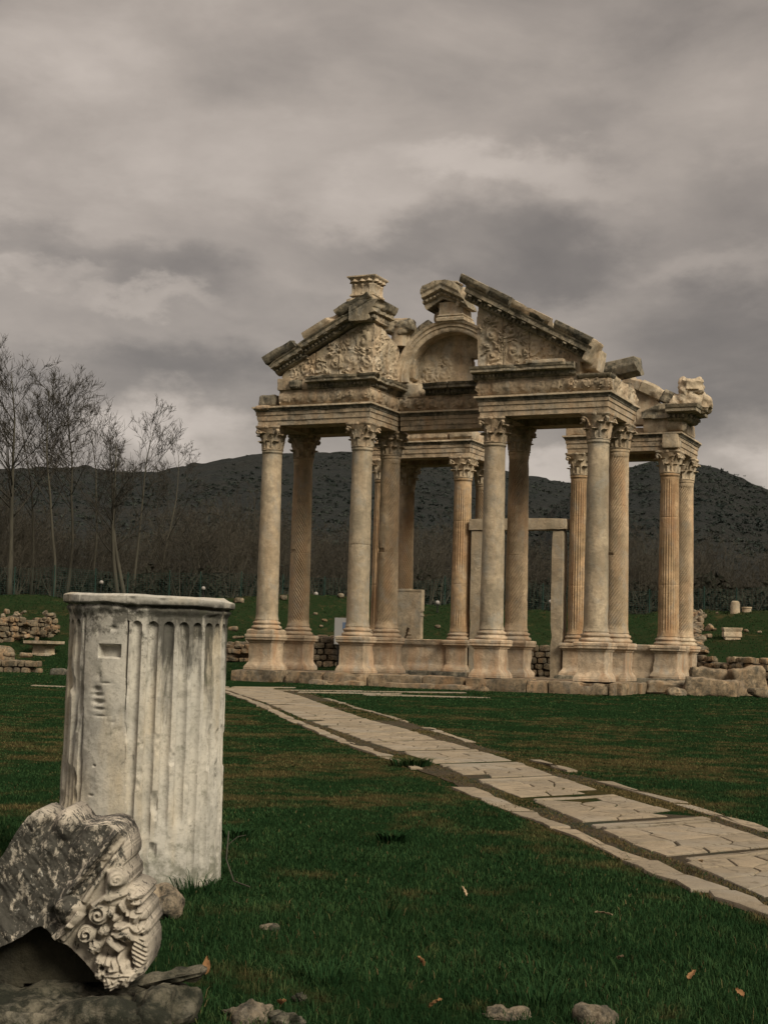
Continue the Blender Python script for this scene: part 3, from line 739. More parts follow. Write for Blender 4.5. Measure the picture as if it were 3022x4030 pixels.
part('pilaster_capital', M_PALE, acap, sharp=50)
# right half
cr, sr = math.cos(AR), math.sin(AR); RKQ = [(a, b * 1.22) for a, b in RKP]; ZR = 12.79
rk = rake(1.38, ZR, 1.72, AR, 61, .05, RKQ, ends=.03)
rake(1.10, ZR + .15, 1.05, AR, 62, .08, SIM, M_CORN, False, name='sima', parent=rk, up=.44, ends=.03)
rake(1.40 + .80 * cr, ZR + .80 * sr, .80, AR, 67, .04, SIM, M_DARK, False, name='sima', parent=rk, up=.44, ends=.05)
rk = rake(1.38 + 1.74 * cr, ZR + 1.74 * sr, 1.55, AR, 63, .07, RKQ)
rake(1.38 + 1.72 * cr, ZR + 1.72 * sr, 1.45, AR, 64, .30, SIM, M_PALE, False, name='sima', parent=rk, up=.42, y=-.30, ends=.1)
rake(1.38 + 2.45 * cr, ZR + 2.45 * sr, .55, AR, 68, .10, [(a, b * .7) for a, b in SIM], M_DARK, False, name='sima', parent=rk, up=.44, ends=.05)
rk = rake(1.38 + 3.31 * cr, ZR + 3.31 * sr, 1.55, AR, 65, .05, RKQ, ends=.04)
rake(1.38 + 3.40 * cr, ZR + 3.40 * sr, 1.32, AR, 66, .04, SIM, M_DARK, False, name='sima', parent=rk, up=.44)
block('rake_break', M_PALE, (1.38 + 4.84 * cr + .12, -.35, ZR + 4.84 * sr + .28), (.22, .80, .78), ry=-AR, sd_=69, r=.06, amp=.06, n=14)
block('top_block', M_PALE, (5.62, .25, 10.62), (.55, .8, .70), ry=.15, sd_=13, r=.05)
# ------------------------------------------------------------------ the arch over the middle bay
AC = (-.05, 10.68)
def arch(mb):
    prof = [(0, 0), (.03, .0), (.06, .06), (.06, .16), (.10, .18), (.10, .28), (.15, .31), (.18, .40), (-.80, .40), (-.80, 0)]
    pr = np.array(dens(prof, .05)); n = 70; th = np.linspace(math.pi + .06, -.06, n)
    rr = 1.60 + pr[:, 1]; G = np.empty((n, len(pr), 3))
    G[..., 0] = AC[0] + np.cos(th)[:, None] * rr[None]; G[..., 2] = AC[1] + np.sin(th)[:, None] * rr[None]; G[..., 1] = (Y1 - .40) - pr[:, 0][None]
    d = .02 * fbm(G * 2.2, 4, 4) - .12 * np.maximum(0, fbm(G * 1.6, 8, 3) - .16); G[..., 1] -= d * (pr[:, 0] > -.2)[None]
    for j in (16, 29, 41, 55): G[j, :, 1] += .02
    mb.grid(G, cv=True, capu=True)
part('arch', M_PALE, arch, sharp=34)
th = np.linspace(math.pi, 0, 30)
LUN = [(AC[0] - 1.80, -.1), ] + [(AC[0] + 1.80 * math.cos(t), AC[1] - ZC + 1.80 * math.sin(t)) for t in th] + [(AC[0] + 1.80, -.1)]
HOLE = [(.55, 1.00), (.95, 1.00), (.98, 1.36), (.50, 1.38)]
def lun(a, b):
    f = carved(23, [(-.55, .82, .34, 1), (-1.05, .75, .28, -1), (-.45, 1.25, .22, -1)], .05)(a, b)
    g = carved(29, [(-1.2, .33, .2, 1), (-.75, .33, .2, -1), (-.3, .33, .2, 1), (.15, .33, .2, -1), (.6, .33, .2, 1), (1.05, .33, .2, 1)], .05)(a, b)
    pl = .02 + .012 * fbm(np.stack([a * 3, b * 3, 0 * a], -1), 2, 3)
    h = np.where(a > -.05, pl, f); h = np.where(b < .56, g + .10, h)
    return h
part('lunette', M_PALE, lambda mb: relief(mb, [(-1.85, -.1), (.52, -.1), (.52, .98)] + [(.50, 1.38), (.98, 1.36), (.95, 1.0), (.53, .99), (.53, -.1)] + LUN[::-1][:-1], (0, Y1 + .22, ZC), (1, 0, 0), (0, 0, 1), (0, -1, 0), .3, lun, .03), sharp=50)
# extrados blocks, shoulder and the pier with a little gable on the crown
block('arch_shoulder', M_ENT, (-1.78, Y1 + .05, 11.45), (.62, .7, 1.5), sd_=14, amp=.06)
block('arch_shoulder', M_ENT, (1.75, Y1 + .05, 11.3), (.60, .7, 1.3), sd_=15, amp=.06)
block('arch_shoulder', M_CORN, (-1.48, Y1 - .05, 12.22), (.75, .6, .42), ry=-.75, sd_=16, amp=.07)
block('arch_shoulder', M_CORN, (-1.10, Y1 - .05, 12.52), (.50, .55, .34), ry=-.5, sd_=17, amp=.07)
block('arch_shoulder', M_DARK, (1.30, Y1 - .05, 12.45), (.9, .55, .4), ry=.65, sd_=18, amp=.06)
part('shoulder_pier', M_PALE, lambda mb: lathe(mb, [(0, 0), (.38, 0), (.36, .1), (.34, .45), (.40, .62), (0, .62)], (-1.98, Y1 - .3, 11.85), n=20, amp=.04, seed=3))
block('shoulder_finial', M_CORN, (-2.25, Y1 - .3, 12.58), (.72, .7, .42), ry=.15, sd_=19, r=.07, amp=.13, n=16, freq=3)
block('shoulder_finial', M_CORN, (-1.72, Y1 - .35, 12.52), (.60, .6, .46), ry=-.3, sd_=23, r=.08, amp=.12, n=16, freq=3)
block('shoulder_finial', M_PALE, (-2.0, Y1 - .2, 12.76), (.62, .6, .22), sd_=24, r=.06, amp=.08, n=12)
part('crown_pier', M_PALE, lambda mb: lathe(mb, [(0, 0), (.52, 0), (.52, .10), (.47, .14), (.50, .18), (.44, .24), (.42, .6), (.45, .66), (0, .66)], (-.02, Y1 - .1, 12.64), sq=True, sub=6, amp=.025, seed=6))
block('crown_stone', M_PALE, (-.62, Y1 - .1, 12.86), (.34, .4, .42), sd_=21, r=.15, amp=.05)
def crown_g(mb):
    def h(a, b):
        ap = 13.47 - np.abs(a + .28) * np.where(a < -.28, .42, .50); d = b - ap       # height above the lower gable line
        o = .10 * sstep(.06, .10, d) + .16 * sstep(.22, .26, d) + .05 * sstep(.38, .46, d)
        o = o + .05 * (np.sin(a * 42) > .1) * (d > .10) * (d < .18)
        return o + .04 * fbm(np.stack([a * 3, b * 3, 0 * a], -1), 3, 4) - .16 * np.maximum(0, fbm(np.stack([a * 2, b * 2, 0 * a + 3], -1), 5, 3) + .5 * (a - .15))
    relief(mb, [(-1.02, 13.72), (-.96, 13.84), (-.45, 14.02), (-.08, 14.0), (.18, 13.93), (.30, 13.80), (.42, 13.50), (.60, 13.22), (.66, 13.06), (.50, 13.06), (.40, 13.16), (-.28, 13.42), (-.62, 13.24), (-.90, 13.06), (-.98, 13.20)], (0, Y1 - .62, 0), (1, 0, 0), (0, 0, 1), (0, -1, 0), .85, h, .025)
part('crown_gable', M_CORN, crown_g, sharp=40)
block('crown_gable_break', M_PALE, (.40, Y1 - .35, 13.42), (.16, .7, .70), ry=.45, sd_=22, amp=.06, n=14)
block('crown_gable_top', M_PALE, (-.10, Y1 - .35, 13.98), (.75, .65, .10), sd_=25, r=.04, amp=.05, n=14)
block('crown_core', M_ENT, (-.12, Y1 - .05, 13.28), (.95, .7, .30), sd_=22, amp=.05)

# ------------------------------------------------------------------ rear corner on the right
block('frieze_block', M_ENT, (2.55, 9.2, ZF + .22), (1.25, .7, .44), sd_=31, amp=.03)
block('frieze_block', M_PALE, (5.72, 9.15, ZF + .28), (1.55, .75, .55), sd_=32, r=.10, amp=.05)
block('frieze_block', M_ENT, (6.15, 10.3, ZF + .26), (.65, 1.4, .52), sd_=33, r=.08, amp=.05)
block('frieze_block', M_ENT, (4.0, 9.35, ZF + .13), (1.9, .6, .25), sd_=34, r=.04)
block('corner_block', M_PALE, (6.02, 8.98, ZA + .36), (.62, .50, .58), sd_=35, r=.05, amp=.015)
part('tympanum', M_PALE, lambda mb: relief(mb, [(3.2, 0), (5.45, 0), (5.95, .45), (5.2, 1.05), (4.5, 1.42), (3.2, 2.0)], (0, 9.05, ZC - .18), (1, 0, 0), (0, 0, 1), (0, -1, 0), .55,
     lambda a, b: .04 * fbm(np.stack([a * 1.6, b * 1.6, 0 * a], -1), 3, 4) - .05 * np.exp(-((a - 4.55 - .2 * np.maximum(0, .6 - b)) / .03) ** 2) - .06 * ((a < 4.5) & (b < .6)), .03), sharp=45)
part('cornice_slab', M_CORN, lambda mb: relief(mb, [(4.95, .02), (6.5, .0), (6.55, .52), (5.6, .54), (5.3, .40), (4.95, .25)], (0, 8.62, ZC - .04), (1, 0, 0), (0, 0, 1), (0, -1, 0), .9,
     lambda a, b: .05 * fbm(np.stack([a * 2, b * 2.5, 0 * a], -1), 6, 4) + .06 * sstep(.2, .35, b), .03), sharp=45)
BA = -math.atan2(.78, 1.62)
for i, (s0, ln, mat) in enumerate(((-.75, .72, M_ENT), (0, .85, M_PALE), (.88, .75, M_DARK))):
    rake(4.75 + s0 * math.cos(BA), 11.10 + s0 * math.sin(BA), ln, BA, 80 + i, .10, [(-.02, 0), (.10, .05), (.12, .40), (.05, .50), (-.5, .50), (-.5, 0)], mat, False, y=8.95, ends=.06)
def corner_c(mb):
    sweep(mb, zp([(a * 1.3, b * 1.35) for a, b in CRP], ZC - .14, .05), [(5.95, 8.66), (6.66, 8.66), (6.66, 10.2)], step=.06, amp=.02, chip=.09, seed=91)
    dentils(mb, (5.95, 8.66), (6.66, 8.66), (0, -1), ZC + .02, o=.08, w=.09, gap=.08, h=.12, dep=.1, sd_=1); dentils(mb, (6.66, 8.66), (6.66, 10.2), (1, 0), ZC + .02, o=.08, w=.09, gap=.08, h=.12, dep=.1, sd_=2)
part('corner_cornice', M_CORN, corner_c, sharp=34)
block('corner_finial', M_PALE, (6.55, 9.15, ZT + .20), (1.1, .9, .66), sd_=41, r=.14, amp=.22, n=20, freq=2.6)
block('corner_finial', M_PALE, (6.92, 9.35, ZT + .18), (.85, .8, .66), rz=.4, sd_=42, r=.14, amp=.22, n=20, freq=2.6)
block('corner_finial', M_PALE, (6.72, 9.10, ZT + .78), (.86, .75, .72), rz=.3, sd_=43, r=.26, amp=.24, n=20, freq=2.8)
# rear corner on the left
part('frieze', M_ENT, lambda mb: sweep(mb, zp([(-.03, 0), (.06, .12), (.05, .28), (.08, .34), (-.6, .34), (-.6, 0)], ZF, .05), [(-6.1, 8.92), (-2.95, 8.92)], step=.07, amp=.02, chip=.08, seed=45, disp=scrolls(ZF - .08, .03, 7)))
block('frieze_block', M_PALE, (-2.35, 9.15, ZF + .24), (1.0, .8, .48), sd_=46, r=.10, amp=.05)
block('frieze_block', M_ENT, (-2.35, 10.5, ZF + .22), (.8, 1.5, .44), sd_=47, r=.06, amp=.04)
# fragment laid on the right side wall
block('wall_block', M_ENT, (5.8, 2.45, ZC + .06), (1.0, .7, .22), sd_=48)
part('cornice_fragment', M_DARK, lambda mb: extrude(mb, dens([(-.3, .06), (-.05, 0), (.28, .14), (.40, .36), (.36, .60), (.10, .68), (-.3, .62)], .06), (5.25, 2.1, ZC + .12), (.985, 0, .17), (0, -1, 0), (-.17, 0, .985), 1.40, step=.07, amp=.04, chip=.10, seed=49, ends=.18))
block('wall_block', M_PALE, (5.05, 2.0, ZC + .32), (.60, .6, .60), ry=.12, sd_=50, r=.05)

# ------------------------------------------------------------------ door frame and broken slab inside the gateway
door = empty('stone_doorframe', (0, 9.3, .25), 'plain grey stone doorframe standing between the rear columns', 'doorframe')
def dpart(name, c, size, sd_):
    mb = MB(); add_box(mb, np.array(c), size, n=14, r=.035, amp=.02, freq=1.8, chip=.04, seed=sd_); return mb.build(name, M_GREY, door)
dpart('jamb', (-1.66, 9.3, 3.08), (.46, .62, 5.68), 1); dpart('jamb', (1.64, 9.3, 3.08), (.46, .62, 5.68), 2)
dpart('lintel', (0, 9.28, 6.155), (3.98, .66, .46), 3)
part_s = MB()
relief(part_s, [(0, 0), (.30, 0), (.36, .10), (.42, .30), (.50, .45), (.58, .42), (.66, .22), (.70, 0), (1.06, 0), (1.05, .75), (1.07, .95), (1.03, 1.04), (1.08, 1.14), (1.09, 1.96), (.02, 1.97), (.0, 1.0)],
       (-5.02, 9.0, ZB + 1.235), (1, 0, 0), (0, 0, 1), (0, -1, 0), .3, lambda a, b: .012 * fbm(np.stack([a * 3, b * 3, 0 * a], -1), 3, 4) - .03 * np.maximum(0, fbm(np.stack([a * 2, b * 2, 0 * a + 4], -1), 8, 3) - .2) + .02 * (b > 1.86), .03)
ps = part_s.build('broken_slab', M_GREY, None, loc=(-4.5, 9.15, ZB + 1.23))
tag(ps, 'upright rectangular stone slab with a notched foot standing on the podium wall', 'stone slab')

# ================================================================== terrain
def bank_h(d, l):
    """height of the ground: level lawn, then a grassy bank behind the ruin"""
    d = np.asarray(d, float); l = np.asarray(l, float)
    top = 3.35 + .25 * sstep(0, 25, l) + .15 * np.sin(l * .21 + 1)
    d0 = 62.5 + 1.5 * np.sin(l * .17) - 2 * sstep(8, 18, l)
    b = sstep(d0, d0 + 21, d) * top
    P = np.stack([d, l, 0 * d], -1)
    b = b + sstep(62, 74, d) * (1 - sstep(94, 130, d)) * .45 * fbm(P * .16, 3, 3) + sstep(62, 70, d) * (1 - sstep(96, 120, d)) * .28 * fbm(P * .7, 13, 4)
    b = b + .75 * np.exp(-((d - 80) / 4.5) ** 2 - ((l + 4.6) / 5.0) ** 2)         # round mound right of the left columns
    b = b + .45 * np.exp(-((d - 76) / 4.0) ** 2 - ((l + 10.5) / 4) ** 2)
    b = b + .55 * np.exp(-((d - 72) / 3.0) ** 2 - ((l + 20.) / 3.5) ** 2)
    b = b - .5 * np.exp(-((d - 68) / 3.0) ** 2 - ((l - 15.) / 5) ** 2)
    return b + .02 * fbm(P * .5, 6, 3) * sstep(9, 14, d)
def zg(p):
    d, l = dl(np.asarray(p, float)); return float(bank_h(d, l))
def on_bank(x, y, lo=30, hi=110):
    """where the view through x, y meets the ground"""
    for dep in np.arange(lo, hi, .1):
        p = at(x, y, dep)
        if p[2] <= zg(p): return p
    p = at(x, y, hi); return p

GN = NT('lawn soil and turf')
n1 = GN.noise(.45, 6, .62); n2 = GN.noise(2.3, 7, .66); n3 = GN.noise(28, 5, .7); n4 = GN.noise(9, 6, .7, GN.map((1, 1, 1), (3, 9, 0)))
c = GN.mix(GN.ramp(n3, .3, .7), (.006, .016, .006), (.014, .031, .011))
dp = GN.n('ShaderNodeVectorMath', operation='DOT_PRODUCT'); GN.l(GN.pos, dp.inputs[0]); dp.inputs[1].default_value = tuple(F2)
dep_ = GN.add(dp.outputs['Value'], -float(CAM @ F2))
dry = GN.ramp(GN.add(GN.add(GN.mul(n1, .55), GN.mul(n2, .45)), GN.mul(GN.mul(GN.ramp(dep_, 10, 14), GN.ramp(dep_, 36, 22)), .066)), .53, .63)
c = GN.mix(GN.mul(dry, .75), c, (.060, .044, .020))
bk_ = GN.mul(GN.ramp(dep_, 64, 72), GN.ramp(n4, .44, .62))
c = GN.mix(GN.mul(bk_, .75), c, (.030, .028, .014))
c = GN.mix(GN.ramp(n4, .60, .72, 0, .6), c, (.010, .016, .008))
GN.b.inputs['Specular IOR Level'].default_value = 0.0
GN.color(c); GN.bump(GN.add(n3, n4), .8, .05)
dd = np.concatenate([np.linspace(1, 30, 40), np.linspace(31, 60, 30), np.linspace(61, 100, 110), np.linspace(104, 160, 16), np.array([200, 280, 420])])
ll = np.concatenate([np.array([-400, -200, -120]), np.linspace(-80, 60, 260), np.array([90, 160, 400])])
DD, LL = np.meshgrid(dd, ll, indexing='ij')
HH = bank_h(DD, LL)
PP = CAM[:2] + DD[..., None] * F2[:2] + LL[..., None] * R2[:2]
mb = MB(); mb.grid(np.concatenate([PP, HH[..., None]], -1)); tag(mb.build('ground', GN.m, sharp=0), kind='structure')
bpy.data.objects['ground'].data.shade_smooth()
mb = MB(); mb.add([(-6000, -6000, -.4), (6000, -6000, -.4), (6000, 6000, -.4), (-6000, 6000, -.4)], [(0, 1, 2, 3)]); tag(mb.build('far_ground', GN.m, sharp=0), kind='structure')

# ------------------------------------------------------------------ hills
HN = NT('scrub covered hillside')
h1 = HN.noise(.012, 6, .6); h2 = HN.noise(.09, 7, .7); h3 = HN.noise(.35, 4, .7)
c = HN.mix(HN.ramp(h2, .35, .66), (.0055, .0090, .0088), (.0135, .0180, .0152))
c = HN.mix(HN.ramp(h1, .46, .66, 0, .5), c, (.020, .018, .012))
c = HN.mix(HN.ramp(h3, .55, .75, 0, .3), c, (.008, .013, .011))
HN.color(c); HN.bump(HN.add(HN.mul(h2, 1.0), h3), 1.0, 6.0)
RID1 = [(-900, 1030), (-300, 1015), (0, 1018), (90, 1011), (180, 1010), (260, 1019), (330, 1022), (400, 1008), (480, 995), (560, 984), (650, 980), (760, 979), (900, 987), (1010, 1004), (1143, 1030), (1229, 1047), (1300, 1065), (1400, 1090), (1659, 1150), (2000, 1200), (2600, 1260)]
RID2 = [(1020, 1330), (1130, 1180), (1200, 1095), (1260, 1052), (1300, 1034), (1356, 1012), (1413, 996), (1450, 1000), (1490, 1003), (1522, 1006), (1560, 1018), (1584, 1026), (1620, 1044), (1659, 1058), (1760, 1100), (1900, 1140), (2200, 1200), (2700, 1290)]
def hill(name, rid, dr, d0, seed, bush):
    xs = np.linspace(rid[0][0], rid[-1][0], 420); ys = np.interp(xs, [a for a, b in rid], [b for a, b in rid])
    rows = 90; G = np.empty((rows, len(xs), 3)); tt = np.concatenate([np.linspace(0, 1, rows - 8), 1 + np.linspace(.03, .5, 8)])
    for i, (x, y) in enumerate(zip(xs, ys)):
        p = at(x, y, dr); q = p - CAM; hr = p[2] - 3
        l = q @ R2; 
        for k, t in enumerate(tt):
            d = d0 + (dr - d0) * t; hh = (t ** 1.25 if t <= 1 else 1 - (t - 1) ** 1.3 * 1.2)
            G[k, i] = CAM + F2 * d + R2 * (l * d / dr); G[k, i, 2] = 3 + hr * hh
    nz = fbm(G * np.array([.006, .006, .003]), seed, 5); w = np.clip(tt * 4, 0, 1) * np.clip((1.02 - tt) * 2.2, 0, 1)
    G[..., 2] += nz * w[:, None] * hr * .16
    G[..., 2] += bush * np.clip(tt * 6, 0, 1)[:, None] * np.abs(fbm(G * np.array([.07, .07, .02]), seed + 5, 3)) * 2
    V = G.reshape(-1, 3); n, m = G.shape[:2]; idx = np.arange(n * m).reshape(n, m)
    F = np.stack([idx[:-1, :-1], idx[:-1, 1:], idx[1:, 1:], idx[1:, :-1]], -1).reshape(-1, 4)
    o = fast_mesh(name, V, F, HN.m); tag(o, kind='structure'); return G
G1 = hill('hill_ridge', RID1, 1250, 330, 3, 2.2)
G2 = hill('right_hill', RID2, 900, 300, 8, 1.8)
def foliage_mat(name, c1, c2, sc):
    t = NT(name); t.color(t.mix(t.ramp(t.noise(sc, 4, .6), .35, .65), c1, c2)); return t.m
M_SCRUB = foliage_mat('dark evergreen scrub', (.013, .020, .018), (.030, .037, .029), .02)
def scrub(name, G, count, seed, smin, smax, mat, lo=.12):
    rg = np.random.default_rng(seed); n, m = G.shape[:2]
    k = rg.uniform(lo, .99, count) ** .8 * (n - 9); i = rg.uniform(0, m - 1, count)
    p = G[k.astype(int), i.astype(int)] + rg.normal(0, 3, (count, 3)) * [1, 1, 0]
    dens_ = fbm(p * np.array([.012, .012, 0]), seed, 3); keep = dens_ > rg.uniform(-.6, .35, count); p = p[keep]; c_ = len(p)
    s = rg.uniform(smin, smax, (c_, 1, 1)) * np.array([1.1, 1.1, .8]); q = 16
    u = rg.normal(0, 1, (c_, q, 3)); u /= np.linalg.norm(u, axis=2, keepdims=True); u[..., 2] = np.abs(u[..., 2]) * 1.1
    ctr = p[:, None] + u * s * rg.uniform(.45, 1, (c_, q, 1)) - np.array([0, 0, .3])
    V = ctr[:, :, None] + rg.normal(0, .42, (c_, q, 3, 3)) * s[:, :, None]
    F = np.arange(c_ * q * 3).reshape(-1, 3)
    return tag(fast_mesh(name, V.reshape(-1, 3), F.reshape(-1, 3), mat, False), 'dark scrub and small trees dotted over the hillside', 'scrub', kind='stuff')
scrub('hillside_scrub', G1, 22000, 4, .7, 1.7, M_SCRUB)
scrub('hillside_scrub', G2, 13000, 5, .55, 1.3, M_SCRUB)

# ================================================================== bare trees
def bark(name, c1, c2):
    t = NT(name); t.color(t.mix(t.ramp(t.noise(1.5, 6, .7, t.map((3, 3, .6))), .35, .65), c1, c2)); return t.m
M_BARK = bark('grey brown bark', (.040, .037, .028), (.070, .064, .047))
M_TWIG = bark('dark winter twigs', (.026, .023, .018), (.045, .040, .030))
M_TWIG2 = bark('pale winter twigs', (.042, .037, .027), (.068, .060, .044))
def norm(v): return v / (np.linalg.norm(v) + 1e-9)
def bare_tree(seed, h, stems=1, spread=.5, r=.17, clear=.35, n1=15, n2=7, n3=4, lean=(0, 0), up_=.55, twig=1.0):
    """trunk mesh and crown mesh of a leafless tree"""
    rg = random.Random(seed); T = MB(); C = MB(); P3 = []
    def path(p, d, ln, seg, wob, lift):
        pts = [np.array(p, float)]; d = norm(np.array(d, float))
        for k in range(seg):
            d = norm(d + np.array([rg.gauss(0, wob), rg.gauss(0, wob), rg.gauss(0, wob * .5) + lift])); pts.append(pts[-1] + d * ln / seg)
        return pts
    def side(d, ang):
        d = norm(d); a = norm(np.cross(d, [.3, .2, 1.0] if abs(d[2]) < .95 else [1, .1, 0])); b = np.cross(d, a); t = rg.uniform(0, 2 * math.pi)
        return norm(d * math.cos(ang) + (a * math.cos(t) + b * math.sin(t)) * math.sin(ang))
    def sub(pts, t):
        f = t * (len(pts) - 1); i = min(int(f), len(pts) - 2); return pts[i] + (pts[i + 1] - pts[i]) * (f - i), pts[i + 1] - pts[i]
    for s in range(stems):
        a = rg.uniform(0, 6.28); ln = h * rg.uniform(.82, 1.0) if stems > 1 else h * .97
        d = np.array([lean[0] + (spread * .55 * math.cos(a) if stems > 1 else 0), lean[1] + (spread * .55 * math.sin(a) if stems > 1 else 0), 1.0])
        tp = path((rg.uniform(-.3, .3) * (stems > 1), rg.uniform(-.3, .3) * (stems > 1), 0), d, ln, 10, .05, .03)
        rad = [r * (1 - .88 * (i / 10) ** .9) * (1.25 if i == 0 else 1) for i in range(11)]
        tube(T, tp, rad, 6)
        for q in range(n1):
            t = clear + (1 - clear) * ((q + rg.random()) / n1) ** .9 * .98; p, dd_ = sub(tp, t)
            l1 = h * (.36 * (1 - t) + .12) * rg.uniform(.7, 1.15) * (spread + .5)
            b = path(p, side(dd_, rg.uniform(.55, 1.0)), l1, 5, .10, .10 * up_)
            r1 = max(.014, r * (1 - .85 * t) * .42); tube(C, b, [r1 * (1 - .75 * i / 5) for i in range(6)], 4)
            for w in range(n2):
                t2 = rg.uniform(.25, 1.0); p2, d2 = sub(b, t2); l2 = l1 * rg.uniform(.25, .5) * (1.15 - .4 * t2)
                b2 = path(p2, side(d2, rg.uniform(.45, .85)), l2, 3, .14, .08 * up_)
                r2 = max(.009, r1 * .4 * (1.1 - .6 * t2)); tube(C, b2, [r2, r2 * .8, r2 * .6, r2 * .35], 3)
                for w2 in range(n3):
                    p3, d3 = sub(b2, rg.uniform(.2, 1.0)); b3 = path(p3, side(d3, rg.uniform(.4, .8)), l2 * rg.uniform(.3, .6), 2, .16, .05)
                    tube(C, b3, [.0075 * twig, .006 * twig, .004 * twig], 3)
    return T, C
def place_tree(name, p, T, C, label, group, mt=None, mc=None):
    e = empty(name, (p[0], p[1], p[2] - .05), label, 'tree', group)
    for nm, m_, mat in (('trunk', T, mt or M_BARK), ('crown', C, mc or M_TWIG)):
        o = bpy.data.objects.new(nm, m_ if isinstance(m_, bpy.types.Mesh) else None); COL.objects.link(o); o.parent = e
    return e
def to_mesh(name, mb, mat):
    o = mb.build(name, mat, None, sharp=0); me = o.data; bpy.data.objects.remove(o); me.shade_smooth(); return me
TALL = [  # x at foot, y of top, depth, lean, seed, label
    (20, 755, 92, (.012, 0), 1, 'tall bare tree at the left edge, thickest trunk of the row', .20, .33),
    (115, 785, 95, (.02, .01), 2, 'tall slim bare tree with a straight trunk, second of the row from the left edge', .13, .40),
    (142, 800, 97, (.10, .0), 3, 'bare tree with a trunk leaning right, third from the left edge', .14, .42),
    (66, 815, 101, (.0, 0), 6, 'slender bare tree between the first and second tall trees at the left', .11, .38),
    (200, 850, 103, (.02, 0), 7, 'slender bare tree behind the leaning tree at the left', .11, .40),
    (335, 925, 104, (.02, 0), 8, 'short bare tree with a rounded crown above the right part of the drum', .11, .38),
    (262, 905, 94, (-.03, 0), 4, 'forked bare tree with dark low limbs above the big column drum', .17, .30),
    (285, 870, 99, (.06, .0), 5, 'bare tree with a fan of arching branches reaching toward the gateway', .12, .45)]
for (x, yt, dep, lean, sd_, lab, rr, cl) in TALL:
    p = at(x, 1300, dep); p[2] = zg(p); top = (at(x, yt, dep)[2] - p[2]) * .93
    sx = lean[0] * R2 + lean[1] * F2
    T, C = bare_tree(30 + sd_, top, 1 if sd_ != 4 else 2, .62 if sd_ != 4 else .40, rr, cl, (26 if sd_ < 4 else 18), (9 if sd_ < 4 else 8), (6 if sd_ < 4 else 5), (sx[0], sx[1]), 1.1, 1.7)
    place_tree('bare_tree', p, to_mesh('trunk', T, M_BARK), to_mesh('crown', C, M_TWIG), lab, 'tall bare trees in a row on the left')
protos = []
for k in range(6):
    T, C = bare_tree(60 + k, 9.0, (4, 5, 3, 6, 4, 5)[k], .75, .075, .18, 9, 6, 3, (0, 0), .8, 1.7)
    protos.append((to_mesh('trunk', T, M_BARK), to_mesh('crown', C, M_TWIG2 if k % 2 else M_TWIG)))
rg = random.Random(77)
def wood_top(x): return float(np.interp(x, [-200, 0, 60, 130, 200, 300, 400, 480, 560, 640, 740, 860, 960, 1100, 1250, 1400, 1500, 1600, 1700, 1900], [1030, 1040, 1075, 1110, 1110, 1120, 1090, 1050, 1060, 1100, 1120, 1110, 1120, 1130, 1140, 1120, 1140, 1160, 1170, 1180]))
cnt = 0
for row, (dep, n) in enumerate(((96, 34), (103, 38), (112, 40), (124, 42))):
    for i in range(n):
        x = -160 + (1980) * (i + rg.uniform(.1, .9)) / n; d = dep + rg.uniform(-3, 3)
        p = at(x, 1300, d); p[2] = zg(p); hgt = (at(x, wood_top(x) + rg.uniform(-8, 70) + (40 if row == 0 else 0), d)[2] - p[2])
        if row == 0 and rg.random() < .25: continue
        T, C = protos[rg.randrange(6)]
        e = place_tree('wood_tree', p, T, C, 'leafless brown many-stemmed tree in the wood at the foot of the hill', 'bare trees of the wood')
        s = hgt / 9.0; e.scale = (s * rg.uniform(.85, 1.15), s * rg.uniform(.85, 1.15), s); e.rotation_euler = (0, 0, rg.uniform(0, 6.28)); cnt += 1
# dark undergrowth below the trees: leafy brush of small faces
def brush(name, spots, seed, mat, label, leaf=.10, per=260):
    rg = np.random.default_rng(seed); VV = []; 
    for (p, w, h) in spots:
        n = int(per * w * h / 2); u = rg.normal(0, 1, (n, 3)); u /= np.linalg.norm(u, axis=1, keepdims=True); u *= rg.uniform(.35, 1, (n, 1)) ** .5
        c = np.asarray(p) + u * np.array([w, w, h]) + np.array([0, 0, h * .7]); c[:, 2] = np.maximum(c[:, 2], p[2])
        a = rg.normal(0, 1, (n, 3)); a /= np.linalg.norm(a, axis=1, keepdims=True); b = np.cross(a, rg.normal(0, 1, (n, 3))); b /= np.linalg.norm(b, axis=1, keepdims=True) + 1e-9
        s = leaf * rg.uniform(.5, 1.4, (n, 1)); VV.append(np.stack([c - a * s - b * s * .5, c + a * s - b * s * .4, c + a * s * .6 + b * s * .7], 1))
    V = np.concatenate(VV).reshape(-1, 3); F = np.arange(len(V)).reshape(-1, 3)
    return tag(fast_mesh(name, V, F, mat, False), label, 'undergrowth', kind='stuff')
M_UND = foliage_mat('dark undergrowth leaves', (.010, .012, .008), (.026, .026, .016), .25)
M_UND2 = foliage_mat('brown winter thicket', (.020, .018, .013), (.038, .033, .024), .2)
rgn = np.random.default_rng(9); sp = []; sp2 = []
for i in range(230):
    x = rgn.uniform(-150, 1800); d = rgn.uniform(97, 128); p = at(x, 1300, d); p[2] = zg(p) - .1; sp.append((p, rgn.uniform(1.2, 2.6), rgn.uniform(.9, 2.1)))
for i in range(170):
    x = rgn.uniform(-150, 1800); d = rgn.uniform(116, 150); p = at(x, 1300, d); p[2] = zg(p) - .1; hh = at(x, wood_top(x) + 60, d)[2] - p[2]; sp2.append((p, rgn.uniform(2.0, 4.0), hh * rgn.uniform(.30, .55)))
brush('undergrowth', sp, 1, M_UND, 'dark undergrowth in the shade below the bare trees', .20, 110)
brush('thicket', sp2, 2, M_UND2, 'brown winter thicket behind the fence', .16, 60)

